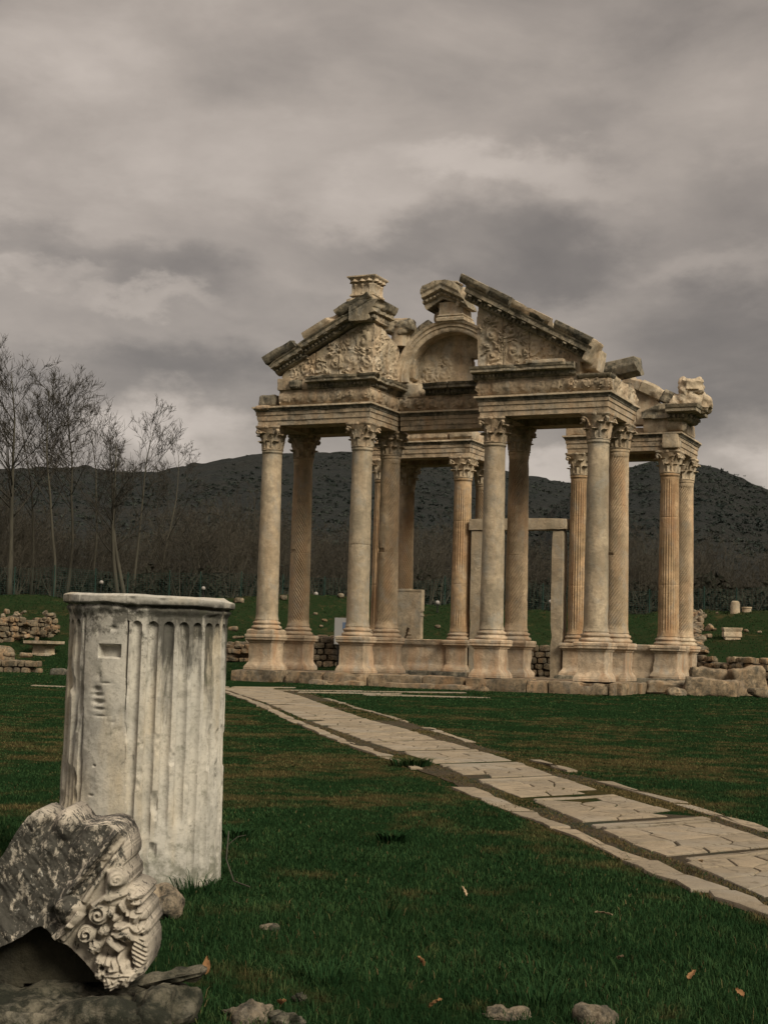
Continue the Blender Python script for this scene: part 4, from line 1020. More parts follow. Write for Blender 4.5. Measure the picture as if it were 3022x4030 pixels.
# ================================================================== fence and lamps
t = NT('dark green fence paint'); t.color((.020, .050, .040)); M_FENCE = t.m
t = NT('white lamp glass'); t.color((.24, .22, .20)); t.b.inputs['Roughness'].default_value = .3; M_GLOBE = t.m
t = NT('black lamp post'); t.color((.015, .015, .015)); M_POST = t.m
fence = empty('wire_fence', at(800, 1300, 93) * [1, 1, 0], 'dark green wire fence on posts along the edge of the wood', 'fence')
px = [-70, 30, 116, 205, 275, 365, 432, 520, 610, 700, 800, 880, 960, 1070, 1172, 1260, 1340, 1402, 1455, 1520, 1590, 1665, 1740]; fp = []
for x in px:
    d = 93 - 3 * (x < 150); p = at(x, 1300, d); p[2] = zg(p); fp.append(p)
    mb = MB(); lathe(mb, [(0, -.1), (.034, -.1), (.034, 2.0), (.045, 2.02), (.045, 2.05), (0, 2.07)], p, n=6); mb.build('post', M_FENCE, fence)
mb = MB()
for a, b in zip(fp, fp[1:]):
    for z in np.arange(.1, 2.0, .13): tube(mb, [a + [0, 0, z], b + [0, 0, z]], .006, 3)
    n = int(np.linalg.norm(b - a) / .22)
    for k in range(n):
        q = a + (b - a) * (k + .5) / n; tube(mb, [q + [0, 0, .05], q + [0, 0, 1.95]], .005, 3)
mb.build('wire_mesh', M_FENCE, fence, sharp=0)
for (x, y, d, hp, lab) in ((220, 1258, 88, 1.3, 'round white garden lamp rising behind the left part of the drum rim'), (440, 1271, 88, 1.25, 'white garden lamp rising behind the right part of the drum rim'),
                   (683, 1283, 84, .75, 'round white lamp on the mound between the left pairs of columns'), (945, 1302, 79, 1.05, 'white lamp on a black pole seen in the middle of the gateway'),
                   (1189, 1300, 84, .9, 'white lamp half hidden behind the doorframe jamb')):
    p = at(x, y, d); zb_ = max(zg(p), p[2] - 2.4)
    e = empty('garden_lamp', (p[0], p[1], zb_), lab, 'lamp', 'garden lamps along the bank')
    mb = MB(); lathe(mb, [(0, -.1), (.05, -.1), (.05, .04), (.03, .06), (.03, p[2] - zb_ - .12), (.07, p[2] - zb_ - .10), (.07, p[2] - zb_ - .06), (0, p[2] - zb_ - .06)], (p[0], p[1], zb_), n=10); mb.build('pole', M_POST, e)
    mb = MB(); lathe(mb, [(.12 * math.sin(a), -.12 * math.cos(a)) for a in np.linspace(0, math.pi, 12)], p, n=16); mb.build('globe', M_GLOBE, e)

# ================================================================== rubble walls and stones on the bank
def rubble(name, label, p0, p1, base_z, h, thick, sd_, sz=.28, mat=M_RUB, top=None, cat='wall', rough=1.0, grp=None):
    """wall of field stones laid in rough courses between two plan points"""
    rg = random.Random(sd_); mb = MB(); p0 = np.array(p0[:2], float); p1 = np.array(p1[:2], float); ln = np.linalg.norm(p1 - p0); e = (p1 - p0) / ln; nv = np.array([e[1], -e[0]]); rz = math.atan2(e[1], e[0])
    for side in (0, 1):
        z = base_z - .08
        while True:
            ch = sz * rg.uniform(.55, .95); s = rg.uniform(-.1, .1)
            if z > base_z + h: break
            while s < ln:
                w = sz * rg.uniform(.7, 1.9); lim = h * (top(s / ln) if top else 1)
                if z + ch * .6 < base_z + lim and rg.random() > .05 * rough:
                    q = p0 + e * (s + w / 2) + nv * ((thick / 2 - .12) * (1 if side == 0 else -1) + rg.uniform(-.06, .06) * rough)
                    P, F = rbox((w * .95, rg.uniform(.3, .45), ch * .93), n=4, r=min(w, ch) * .28, amp=.05 * rough, freq=3, seed=rg.randrange(999))
                    mb.add(rot(P, rg.gauss(0, .05) * rough, rg.gauss(0, .07) * rough, rz + rg.gauss(0, .08) * rough) + np.array([q[0], q[1], z + ch / 2]), F)
                s += w
            z += ch
    q = (p0 + p1) / 2
    P, F = rbox((ln * .96, max(.2, thick - .35), h * .78), n=8, r=.1, amp=.05, seed=sd_); mb.add(rot(P, rz=rz) + np.array([q[0], q[1], base_z + h * .38]), F)
    return tag(mb.build(name, mat, None, loc=(q[0], q[1], base_z)), label, cat, grp)
def stone_at(name, p, size, label, cat='stone', rz=0., ry=0., sd_=0, mat=M_RUB, r=.08, amp=.05, grp=None, n=8, sink=.12):
    P, F = rbox(size, n=n, r=r, amp=amp, freq=2.6, chip=.08, seed=sd_); mb = MB(); b = np.array([p[0], p[1], p[2]])
    mb.add(rot(P, 0, ry, rz) + b + np.array([0, 0, size[2] * (.5 - sink)]), F); return tag(mb.build(name, mat, None, loc=b), label, cat, grp)
VR = math.atan2(R2[1], R2[0])            # along the picture plane
a, b = at(-60, 1400, 69), at(112, 1388, 70.5)
rubble('rubble_wall', 'broken rubble wall in the bank at the left edge, half buried in soil', a, b, zg(at(60, 1388, 69.5)) - .1, 1.25, .8, 3, .30, top=lambda t: 1.0 - .25 * abs(math.sin(t * 7)), rough=1.6)
rg = random.Random(4); mb = MB()
for i in range(46):
    p = at(rg.uniform(0, 120), 1360, rg.uniform(68.6, 71)); p[2] = zg(p) + rg.uniform(.1, 1.15); P, F = rbox((rg.uniform(.12, .4), rg.uniform(.15, .35), rg.uniform(.1, .24)), n=3, r=.07, amp=.05, seed=i); mb.add(rot(P, rg.gauss(0, .3), rg.gauss(0, .3), rg.uniform(0, 3)) + p, F)
tag(mb.build('rubble_heap', M_RUB), 'loose brown rubble tumbling over the broken wall at the left edge', 'rubble', kind='stuff')
a, b = at(-40, 1440, 55.5), at(79, 1440, 55.5)
rubble('low_stone_wall', 'low wall of squared stones in three courses at the left edge', a, b, 0, .58, .6, 5, .34, rough=.5)
for (x, y, sz_, lab, k) in ((20, 1411, (.42, .3, .16), 'loose flat stone on the left end of the low wall', 1), (58, 1408, (.44, .3, .15), 'loose wedge stone on the right end of the low wall', 2)):
    p = at(x, y, 55.5); p[2] = .56; stone_at('loose_stone', p, sz_, lab, rz=VR, sd_=k, sink=0)
p = on_bank(95, 1414); 
mb = MB(); z0 = p[2] - .05; lathe(mb, [(0, 0), (.40, 0), (.40, .07), (.34, .12), (.33, .38), (.36, .44), (.62, .52), (.64, .54), (.64, .66), (0, .66)], (p[0], p[1], z0), sq=True, sub=6, amp=.03, seed=4)
tag(mb.build('column_capital', M_GREY, None, loc=(p[0], p[1], z0)), 'upturned grey stone base with a wide flat top left of the big drum', 'carved stone')
p = at(128, 1447, 53); p[2] = 0; stone_at('stone_block', p, (.55, .4, .26), 'small dark block on the lawn just left of the big drum', rz=VR, mat=M_DARK, sd_=3)
p = at(8, 1400, 58); p[2] = 0; stone_at('boulder', p, (.9, .8, 1.05), 'rounded brown boulder at the left edge above the low wall', rz=.4, sd_=8, r=.3, amp=.12)
# middle: rubble retaining wall, information board, loose stones
a, b = at(640, 1425, 66.5), at(735, 1430, 66.5)
rubble('retaining_wall', 'rough field stone wall seen between the two left pairs of columns', a, b, .15, 1.65, .7, 7, .36, rough=.8)
a, b = at(1120, 1430, 64), at(1215, 1430, 64)
rubble('retaining_wall', 'rough field stone wall seen through the doorframe', a, b, .1, 1.35, .7, 8, .32, rough=.9)
a, b = at(488, 1410, 66), at(545, 1405, 66)
rubble('rubble_wall', 'tumbled rubble wall between the big drum and the left columns', a, b, zg(at(515, 1405, 66)), .75, .6, 9, .26, rough=1.9)
rg = random.Random(14)
for i in range(12):
    x, y = rg.uniform(488, 545), rg.uniform(1360, 1440); p = on_bank(x, y)
    stone_at('loose_stone', p, (rg.uniform(.2, .6), rg.uniform(.2, .45), rg.uniform(.12, .3)), 'pale loose stone scattered on the grass between the big drum and the left columns', rz=rg.uniform(0, 3), ry=rg.gauss(0, .25), sd_=i, mat=M_RUB if i % 2 else M_PALE, grp='loose stones left of the gateway')
for (x, y, s, lab) in ((612, 1295, .42, 'white stone on the crest of the mound behind the second left column'), (516, 1303, .5, 'flat pale stone on the crest beside the big drum rim'), (702, 1342, .3, 'white stone low on the mound beside the information board'), (695, 1355, .22, 'small white stone near the foot of the mound above the field stone wall'), (736, 1290, .35, 'pale stone on top of the round mound'), (682, 1328, .22, 'small pale stone in the middle of the mound'),
                   (1548, 1327, .25, 'pale stone on the right bank above the rubble heap'), (1543, 1362, .3, 'pink stone at the left of the carved altar block'), (1611, 1365, .28, 'yellow stone at the right of the carved altar block'), (1640, 1368, .25, 'small stone on the right bank near the edge'), (1520, 1330, .3, 'brown stone on the slope beside the rightmost column'), (945, 1357, .3, 'small pale stone on the podium line in the middle of the gateway')):
    p = on_bank(x, y, 62); stone_at('loose_stone', p, (s, s * .8, s * .6), lab, rz=x, sd_=int(x), mat=M_RUB, r=.1)
e_p = at(750, 1400, 65.2); e_p[2] = zg(e_p)
sign = empty('information_board', e_p, 'white information board with a blue picture behind the second front column', 'sign')
t = NT('white sign board'); t.color((.42, .41, .40)); M_SIGN = t.m
t = NT('blue sign picture'); t.color(t.mix(t.ramp(t.noise(4, 3, .5), .4, .6), (.05, .10, .22), (.16, .22, .32))); M_BLUE = t.m
def local_box(name, c, size, mat, par):
    P, F = rbox(size, n=3, r=.01, amp=0); mb = MB(); mb.add(rot(P, rz=VR) + c, F); return mb.build(name, mat, par)
zc = at(750, 1366, 65.2)[2]
pn = local_box('panel', np.array([e_p[0], e_p[1], zc + .05]), (1.15, .05, 1.15), M_SIGN, sign)
q = np.array([e_p[0], e_p[1], zc + .28]) - F2 * .03 + R2 * .13; local_box('picture', q, (.72, .012, .30), M_BLUE, pn)
for s in (-.4, .4):
    q = e_p + R2 * s + F2 * .05; local_box('leg', np.array([q[0], q[1], (zc - .3 + e_p[2]) / 2]), (.06, .05, zc - .3 - e_p[2] + .4), M_POST, sign)
# right: rubble wall, rubble heap, stumps, altar
a, b = at(1490, 1470, 60.5), at(1700, 1478, 57)
rubble('rubble_wall', 'long low rubble wall at the right edge behind the fallen blocks', a, b, 0, 1.35, .8, 11, .32, top=lambda t: .78 + .22 * math.sin(t * 9) ** 2, rough=1.3)
rg = random.Random(6); mb = MB()
for i in range(70):
    x = 1497 + rg.gauss(0, 9) + 4; y = rg.uniform(1325, 1415); p = on_bank(x + (y - 1325) * .06, y, 61); P, F = rbox((rg.uniform(.2, .6), rg.uniform(.2, .5), rg.uniform(.15, .34)), n=3, r=.09, amp=.06, seed=i)
    mb.add(rot(P, rg.gauss(0, .3), rg.gauss(0, .3), rg.uniform(0, 3)) + p + [0, 0, .1], F)
tag(mb.build('rubble_heap', M_RUB), 'heap of pale rubble on the slope beside the rightmost column', 'rubble', kind='stuff')
for (x, yb, yt, lab, k) in ((1587, 1335, 1298, 'taller of the two column stumps standing on the right bank', 0), (1612, 1337, 1311, 'shorter column stump with a rim standing on the right bank', 1)):
    p = at(x, yb, 79); p[2] = min(p[2], zg(p)); h = at(x, yt, 79)[2] - p[2]; mb = MB(); lathe(mb, [(0, -.1), (.25, -.1), (.24, h * .8), ((.20, h * .95) if k == 0 else (.24, h * .84)), ((.12, h) if k == 0 else (.27, h * .88)), ((.05, h) if k == 0 else (.26, h)), (0, h)], p, n=24, amp=.03, seed=k)
    tag(mb.build('column_stump', M_PALE if k else M_GREY, None, loc=p), lab, 'column stump', 'column stumps on the right bank')
p = on_bank(1580, 1380, 62); mb = MB()
lathe(mb, [(0, -.05), (.36, -.05), (.36, .06), (.43, .10), (.43, .30), (.40, .33), (.43, .42), (.46, .46), (.46, .54), (0, .54)], (0, 0, 0), sq=True, sub=6, amp=.025, seed=9)
mb.V[0] = rot(mb.V[0] * [1, .6, 1], rz=VR) + p; tag(mb.build('altar_block', M_PALE, None, loc=p), 'carved altar block with mouldings lying in the grass of the right bank', 'carved stone')
# fallen blocks at the right foot of the gateway
for (c0, sz_, rz, ry, lab, k, mat) in (
        ((7.35, 3.4), (1.35, .8, .42), .25, .0, 'long grey block lying flat right of the front corner pedestal', 1, M_BLOCK), ((8.0, 3.9), (.55, .5, .40), .6, .0, 'dark squat block between two long fallen blocks', 2, M_DARK),
        ((8.85, 3.1), (1.75, .8, .60), .20, .07, 'brown fallen block with a sloping end, nearest of the pile at the right', 3, M_BLOCK), ((8.35, 5.4), (1.5, .9, .90), .35, .10, 'layered block at the back of the pile below the rear corner pedestal', 4, M_BLOCK),
        ((9.55, 5.4), (1.15, .8, 1.0), .5, -.16, 'big tilted slab with a pale broken edge at the right of the pile', 5, M_BLOCK), ((7.95, 2.1), (.62, .4, .22), .3, .0, 'small brown stone in front of the pile', 6, M_BLOCK),
        ((10.25, 3.6), (.7, .5, .26), .8, .3, 'broken splinter slab leaning on the right of the pile', 7, M_RUB), ((10.75, 4.6), (.6, .5, .36), .2, .0, 'rounded brown stone at the right end of the pile', 8, M_BLOCK)):
    stone_at('fallen_block', (c0[0], c0[1], 0), sz_, lab, 'stone block', rz=rz, ry=ry, sd_=k, mat=mat, r=.10, amp=.13, n=16, sink=.06, grp='fallen blocks right of the gateway')
for (c0, sz_, rz, lab, k) in (((6.85, 8.3), (1.1, .8, .40), .1, 'grey block in front of the rear corner pedestal', 1), ((7.4, 6.9), (.9, .7, .34), .4, 'low dark block behind the long grey block', 2)):
    stone_at('fallen_block', (c0[0], c0[1], 0), sz_, lab, 'stone block', rz=rz, sd_=20 + k, mat=M_DARK, r=.08, amp=.05, sink=.05, grp='fallen blocks right of the gateway')

# ================================================================== paved path
def D2(l): return [dl(gz(x, y)) for x, y in l]
KL = D2([(470, 1489), (510, 1503), (560, 1522), (608, 1545), (697, 1585), (799, 1625), (874, 1650), (943, 1683), (1038, 1719), (1122, 1754), (1208, 1791), (1284, 1820), (1344, 1848), (1452, 1893), (1534, 1926), (1658, 1976), (1800, 2034)])
KR = D2([(600, 1484), (680, 1502), (760, 1527), (880, 1561), (961, 1586), (1019, 1605), (1180, 1652), (1285, 1685), (1363, 1710), (1450, 1732), (1560, 1766), (1658, 1797), (1800, 1846)])
PL = D2([(470, 1485), (483, 1489), (579, 1521), (652, 1553), (720, 1577), (790, 1602), (874, 1629), (965, 1660), (1000, 1676), (1118, 1723), (1162, 1738), (1297, 1795), (1382, 1834), (1452, 1857), (1515, 1881), (1589, 1914), (1658, 1944), (1800, 2006)])
PR = D2([(590, 1489), (650, 1504), (720, 1530), (801, 1557), (867, 1573), (936, 1596), (1070, 1633), (1169, 1667), (1314, 1716), (1412, 1744), (1545, 1777), (1658, 1817), (1800, 1868)])
def lat(L, d):
    a = sorted(L); s = (a[1][1] - a[0][1]) / (a[1][0] - a[0][0])
    return np.interp(d, [q[0] for q in a], [q[1] for q in a]) + s * np.minimum(0, np.asarray(d) - a[0][0])
KS = .75                                  # courses lie askew to the path
MP = NT('worn path stone')
isl = MP.n('ShaderNodeNewGeometry').outputs['Random Per Island']
c = MP.mix(isl, (.265, .212, .145), (.185, .152, .108))
c = MP.mix(MP.ramp(MP.noise(3.2, 8, .7), .45, .68, 0, .75), c, (.15, .125, .09))
c = MP.mix(MP.ramp(MP.noise(16, 8, .75), .5, .68, 0, .7), c, (.12, .105, .075))
c = MP.mix(MP.ramp(MP.noise(1.1, 5, .6), .5, .66, 0, .6), c, (.22, .20, .165))
vo = MP.n('ShaderNodeTexVoronoi', feature='DISTANCE_TO_EDGE'); MP.l(MP.map((1, 1, 1), (0, 0, 0), None), vo.inputs[0]); vo.inputs['Scale'].default_value = 2.6
wn = MP.n('ShaderNodeVectorMath', operation='MULTIPLY_ADD'); MP.l(MP.noise(2.5, 5, .6, None, 0, True), wn.inputs[0]); wn.inputs[1].default_value = (.5, .5, 0); MP.l(MP.pos, wn.inputs[2]); MP.l(wn.outputs[0], vo.inputs[0])
cm = MP.mul(MP.ramp(vo.outputs['Distance'], .016, .006), MP.ramp(MP.noise(1.2, 4, .6), .42, .58))
c = MP.mix(MP.mul(cm, .6), c, (.045, .038, .026))
c = MP.mix(MP.ramp(MP.noise(5.5, 9, .75, MP.map((1, 1, 1), (8, 2, 0))), .56, .64, 0, .8), c, (.085, .066, .04))
MP.color(c); MP.bump(MP.add(MP.noise(9, 8, .7), MP.noise(40, 5, .7)), .6, .02)
MV = NT('dead grass verge')
c = MV.mix(MV.ramp(MV.noise(26, 6, .75), .35, .65), (.026, .020, .011), (.078, .056, .028))
c = MV.mix(MV.ramp(MV.noise(1.6, 5, .6), .50, .62, 0, .8), c, (.020, .030, .012)); MV.color(c); MV.bump(MV.noise(50, 5, .8), 1.0, .04)
def clip(poly, nx, ny, d):               # keep nx*x + ny*y <= d
    o = []
    for i in range(len(poly)):
        a, b = poly[i], poly[(i + 1) % len(poly)]; fa, fb = nx * a[0] + ny * a[1] - d, nx * b[0] + ny * b[1] - d
        if fa <= 0: o.append(a)
        if fa * fb < 0: t = fa / (fa - fb); o.append((a[0] + (b[0] - a[0]) * t, a[1] + (b[1] - a[1]) * t))
    return o
def slab(mb, poly, z, rg, gap, th=.05, jit=.02):
    """irregular flagstone from a plan polygon in (dep, lat)"""
    c = np.mean(poly, 0); q = []
    for i in range(len(poly)):
        a, b = np.array(poly[i]), np.array(poly[(i + 1) % len(poly)]); ln = np.linalg.norm(b - a); k = max(1, int(ln / .14))
        for s in range(k):
            p = a + (b - a) * s / k; v = c - p; v /= np.linalg.norm(v) + 1e-6; q.append(p + v * (gap + abs(rg.gauss(0, jit))))
    q = np.array(q)
    if len(q) < 3: return
    tx, ty = rg.gauss(0, .004), rg.gauss(0, .004)
    def lay(sh, zz):
        v = c - q; v = v / (np.linalg.norm(v, axis=1, keepdims=True) + 1e-6); p = q + v * sh
        xy = CAM[:2] + p[:, :1] * F2[:2] + p[:, 1:] * R2[:2]
        return np.concatenate([xy, (z + zz + (p - c) @ np.array([tx, ty]))[:, None]], 1)
    G = np.stack([lay(-.004, -th), lay(0, -.012), lay(.006, -.003), lay(.018, 0), lay(.06, .001)]); mb.grid(G, cv=True, capu=False)
    n = len(q); mb.F.append(tuple(mb.n - n + i for i in range(n)))
rg = random.Random(21); mb = MB(); v = 5.2
dmid = lambda v_: v_
while v < 43:
    far = v > 24
    L_ = rg.uniform(1.3, 1.8) * (1 if not far else 1.35); mid = v + L_ / 2
    w0 = lambda d: (lat(PL, d), lat(PR, d))
    lm = sum(w0(mid)) / 2
    def wp(u, s):                          # panel coordinates to (dep, lat)
        d = s
        for _ in range(4):
            a, b = w0(d); lt = a + (b - a) * u; d = s + KS * (lt - lm)
        return (d, lt)
    a, b = w0(mid); wid = b - a
    seeds = []
    cell = .40 if not far else .6
    for i in range(int(wid / cell) + 1):
        for j in range(max(1, int(L_ / (cell * .8)))):
            seeds.append(((i + rg.uniform(.1, .9)) * wid / (int(wid / cell) + 1), (j + rg.uniform(.1, .9)) * L_ / max(1, int(L_ / (cell * .8)))))
    for i, s in enumerate(seeds):
        if rg.random() < (.02 if not 13.6 < mid < 16.2 else .24): continue
        poly = [(0, 0), (wid, 0), (wid, L_), (0, L_)]
        for j, o in enumerate(seeds):
            if i != j:
                nx, ny = o[0] - s[0], o[1] - s[1]; poly = clip(poly, nx, ny, (nx * (o[0] + s[0]) + ny * (o[1] + s[1])) / 2)
        if len(poly) > 2: slab(mb, [wp(x / wid, v + y) for x, y in poly], .014 + rg.uniform(-.003, .004), rg, .0045 if not far else .009, jit=.006)
    v += L_ + .022
    for s in range(rg.choice((1, 2, 2))):
        w_ = rg.uniform(.10, .17); e0, e1 = rg.uniform(-.02, .06), rg.uniform(.95, 1.03)
        slab(mb, [wp(e0, v), wp((e0 + e1) / 2, v + rg.uniform(-.01, .01)), wp(e1, v), wp(e1, v + w_), wp(.5, v + w_ + rg.uniform(-.01, .01)), wp(e0, v + w_)], .021, rg, .003, jit=.004); v += w_ + .022
for (x0, x1, y0, y1) in ((560, 790, 1492, 1494), (640, 870, 1497, 1500), (780, 1062, 1502, 1508), (62, 140, 1482, 1485), (720, 1010, 1494, 1498), (500, 640, 1485, 1487)):
    a, b = dl(gz(x0, y0)), dl(gz(x1, y1)); slab(mb, [a, b, (b[0] + .55, b[1]), (a[0] + .55, a[1])], .02, rg, .01, jit=.05)
tag(mb.build('path', MP.m, sharp=40), kind='structure')
def kerb(K, w, seed, skip):
    rg = random.Random(seed); mb = MB(); K = sorted(K); d = 5.0
    while d < 42:
        ln = rg.uniform(.7, 1.7) * (1 + d * .02)
        if rg.random() > skip(d):
            ps = []; w1 = w * rg.uniform(.5, 1.15)
            for t in np.linspace(d, d + ln - .05, 5): ps.append((t, lat(K, t) - w1 / 2 + rg.gauss(0, .02)))
            for t in np.linspace(d + ln - .05, d, 5): ps.append((t, lat(K, t) + w1 / 2 + rg.gauss(0, .02)))
            slab(mb, ps, .020 + rg.uniform(-.008, .008), rg, .0, th=.08, jit=.03)
        d += ln
    return tag(mb.build('kerb', MP.m, sharp=40), kind='structure')
kerb([(a, b) for a, b in KL], .22, 3, lambda d: .10 if d < 14 else .22)
kerb([(a, b) for a, b in KR], .16, 4, lambda d: .04 if d < 14.8 else (.28 if d < 22 else .45))
dv = np.linspace(4.6, 43, 160); us = np.linspace(0, 1, 24); G = np.empty((160, 24, 3))
for i, d in enumerate(dv):
    a, b = lat(KL, d) + .02, lat(KR, d) - .02
    j = .10 * fbm(np.array([[d * 1.7, 0, 0], [d * 1.7, 5, 0]]), 3, 3)
    for k, u in enumerate(us): G[i, k] = wd(d, a + j[0] + (b + j[1] - a - j[0]) * u, .003)
mb = MB(); mb.grid(G); tag(mb.build('path_verge', MV.m, sharp=0), kind='structure')

# ================================================================== foreground column drum
_d0 = dl(gz(299, 1925))[0]; DRC = at(299, 1925, _d0 + .43); DRC[2] = 0
MD = NT('white fluted marble of the drum')
tc = MD.n('ShaderNodeTexCoord').outputs['Object']
big = MD.noise(2.2, 6, .62, tc, .3); med = MD.noise(9, 8, .7, tc, .3); fin = MD.noise(42, 8, .75, tc)
c = MD.mix(MD.ramp(big, .38, .62), (.46, .43, .37), (.36, .345, .305))
c = MD.mix(MD.ramp(MD.noise(1.6, 5, .6, MD.map((2, 2, .5), (3, 1, 2), tc)), .48, .64, 0, .6), c, (.42, .34, .22))
c = MD.mix(MD.ramp(med, .50, .72, 0, .75), c, (.20, .19, .16)); c = MD.mix(MD.ramp(fin, .52, .68, 0, .6), c, (.15, .14, .115))
sp_ = MD.n('ShaderNodeSeparateXYZ'); MD.l(tc, sp_.inputs[0])
hz = MD.ramp(sp_.outputs[2], .75, 1.50); hz2 = MD.ramp(sp_.outputs[2], 1.575, 1.545, .12, 1)
sx_ = MD.ramp(sp_.outputs[0], -.15, .25, .25, 1)
drip = MD.noise(5, 8, .7, MD.map((1.6, 1.6, .28), (0, 2, 0), tc), .4)
m = MD.ramp(MD.add(MD.mul(drip, 1.0), MD.mul(MD.mul(hz, sx_), .29)), .62, .76)
c = MD.mix(MD.mul(MD.mul(m, hz2), .85), c, (.030, .029, .024))
m2 = MD.ramp(MD.add(MD.noise(12, 9, .75, tc), MD.mul(MD.mul(hz, MD.ramp(sp_.outputs[2], 1.25, 1.48)), .16)), .60, .70)
c = MD.mix(MD.mul(MD.mul(m2, hz2), .8), c, (.045, .043, .034))
c = MD.mix(MD.mul(MD.ramp(MD.add(MD.noise(11, 7, .7, tc), MD.mul(MD.ramp(sp_.outputs[2], .30, .0), .25)), .58, .72), .6), c, (.075, .08, .05))
MD.color(c); MD.bump(MD.add(MD.mul(med, .8), MD.mul(fin, .5)), .6, .012)
def drum():
    zz = np.concatenate([np.linspace(-.06, 1.42, 330), np.linspace(1.423, 1.60, 90)]); ph = np.linspace(-math.pi, math.pi, 760, endpoint=False)
    Z, PH = np.meshgrid(zz, ph, indexing='ij')
    r = .463 - .015 * Z / 1.5
    P = np.stack([np.sin(PH) * .46, -np.cos(PH) * .46, Z], -1)
    nz = fbm(P * 3.2, 3, 4); nf = fbm(P * 11, 5, 4)
    deg = np.degrees(PH)
    sp = 11.25; off = np.where(deg > -5, .5, -6.8 + .5)
    k = np.round((deg - off) / sp); dx = (deg - off - k * sp) / (sp * .5)
    wv = .68 + .10 * fbm(P * np.array([4, 4, 1.2]), 8, 3); wv = wv - .10 * sstep(.8, .2, Z)
    prof = np.sqrt(np.clip(1 - (dx / wv) ** 2, 0, 1))
    top = 1.455 + .0 * k; arc = np.clip((top - Z) / (.035), 0, 1)
    topm = np.where(Z > top - .035, np.sqrt(np.clip(1 - np.clip((Z - (top - .035)) / .035, 0, 1) ** 2, 0, 1)), 1.0)
    prof = np.sqrt(np.clip(1 - (dx / np.maximum(.02, wv * topm)) ** 2, 0, 1)) * (Z < top)
    lo = -43 + 4 * sstep(1.4, .2, Z); hi = -6.5 + 5 * sstep(1.3, .3, Z)
    panel = ((deg > lo) & (deg < hi))
    worn = sstep(-.25, .30, nz + .30 + .25 * (Z - .6) - .35 * sstep(.75, .25, Z) * (deg < 40))
    dep = (.030 - .006 * sstep(1.2, .3, Z)) * worn
    r = r - np.where(panel, 0.004, dep * prof)
    r = r - .012 * (np.abs(deg - lo) < 1.6) * (Z < 1.49)
    r = r + .006 * nz + .0034 * nf
    ridge = np.clip(1 - prof * 2, 0, 1) * (~panel)
    r = r - ridge * .046 * np.maximum(0, fbm(P * np.array([6, 6, 4]), 12, 4) - .08) * 2.2 * sstep(1.5, .9, Z)
    r = r - .05 * np.maximum(0, fbm(P * np.array([3, 3, 2.2]), 21, 4) - .22)
    # mason's socket, chips
    s = sstep(-28.5, -27.6, deg) * sstep(-10.2, -11.2, deg) * sstep(1.247, 1.258, Z) * sstep(1.322, 1.312, Z + .004 * nf * 2); r = r - .045 * s
    for (a, z, da, dz, q) in ((-28.5, 1.075, 3.2, .012, .018), (-28, 1.045, 4, .010, .020), (-26.5, 1.005, 4.5, .012, .022), (-25.5, .968, 4, .008, .014), (-27, 1.15, 2, .02, .008), (-30, 1.395, 2.2, .03, .012), (-16.5, 1.41, 2.5, .012, .014),
                             (-27, .66, 1.2, .006, .012), (-29, .5, 2, .006, .010), (-49, 1.05, 2, .035, .014), (-52, .86, 2, .05, .016), (-24, .93, 5, .006, .008), (-21, 1.11, 4, .005, .007), (-15, .90, 3, .01, .006), (-10, .86, 3, .02, .006)):
        r = r - q * np.exp(-((deg - a) / da) ** 2 - ((Z - z) / dz) ** 2)
    # neck and rim
    zr = Z + .020 * fbm(P * 4, 31, 4)
    r = r + .020 * sstep(1.475, 1.520, zr) - .010 * ((zr > 1.526) & (zr < 1.540)) + .022 * sstep(1.532, 1.552, zr)
    r = r - .030 * np.clip((Z - 1.585) / .015, 0, 1) ** 2
    brk = sstep(-.05, .25, fbm(P * 5, 41, 4) + .22 * np.exp(-((deg + 18) / 16) ** 2) - .12)
    r = r + .008 * fbm(P * 7, 71, 3) * sstep(1.52, 1.56, Z) - brk * .038 * sstep(1.47, 1.53, Z) * sstep(1.60, 1.555, Z)
    V = np.stack([np.sin(PH) * r, -np.cos(PH) * r, Z + .012 * fbm(P * 3, 51, 3) * sstep(1.5, 1.6, Z) - .010 * np.sin(PH) * sstep(1.4, 1.6, Z)], -1)
    n, m = V.shape[:2]; top_in = []
    rings = [V]
    for f in (.93, .7, .35, .02):
        q = V[-1].copy(); q[:, :2] *= f; q[:, 2] = 1.60 + .02 * fbm(np.concatenate([q[:, :2] * 3, q[:, 2:]], 1), 61, 3); rings.append(q[None])
    V = np.concatenate(rings, 0); n = V.shape[0]
    idx = np.arange(n * m).reshape(n, m); nx = np.roll(idx, -1, 1)
    F = np.stack([idx[:-1], nx[:-1], nx[1:], idx[1:]], -1).reshape(-1, 4)
    o = fast_mesh('column_drum', V.reshape(-1, 3), F, MD.m); o.data.set_sharp_from_angle(angle=R(50))
    o.location = tuple(DRC); o.rotation_euler = (0, 0, VR)
    tag(o, 'large fluted white marble column drum with worn rim and flat panel on the grass', 'column drum')
drum()

# ================================================================== carved fragment on its slab
FD = 5.45; PXM = FPX / 1.8216 / FD
f0 = at(170, 2130, FD)
def L(x, y): return ((x - 170) / PXM, (2130 - y) / PXM)
MF = NT('lichen spotted carved marble')
tc = MF.n('ShaderNodeTexCoord').outputs['Object']
big = MF.noise(3.5, 6, .6, tc, .3); med = MF.noise(14, 8, .72, tc, .3); fin = MF.noise(55, 8, .75, tc)
c = MF.mix(MF.ramp(big, .4, .6), (.42, .37, .30), (.33, .295, .24))
c = MF.mix(MF.ramp(med, .48, .70, 0, .7), c, (.19, .175, .145))
sp_ = MF.n('ShaderNodeSeparateXYZ'); MF.l(tc, sp_.inputs[0])
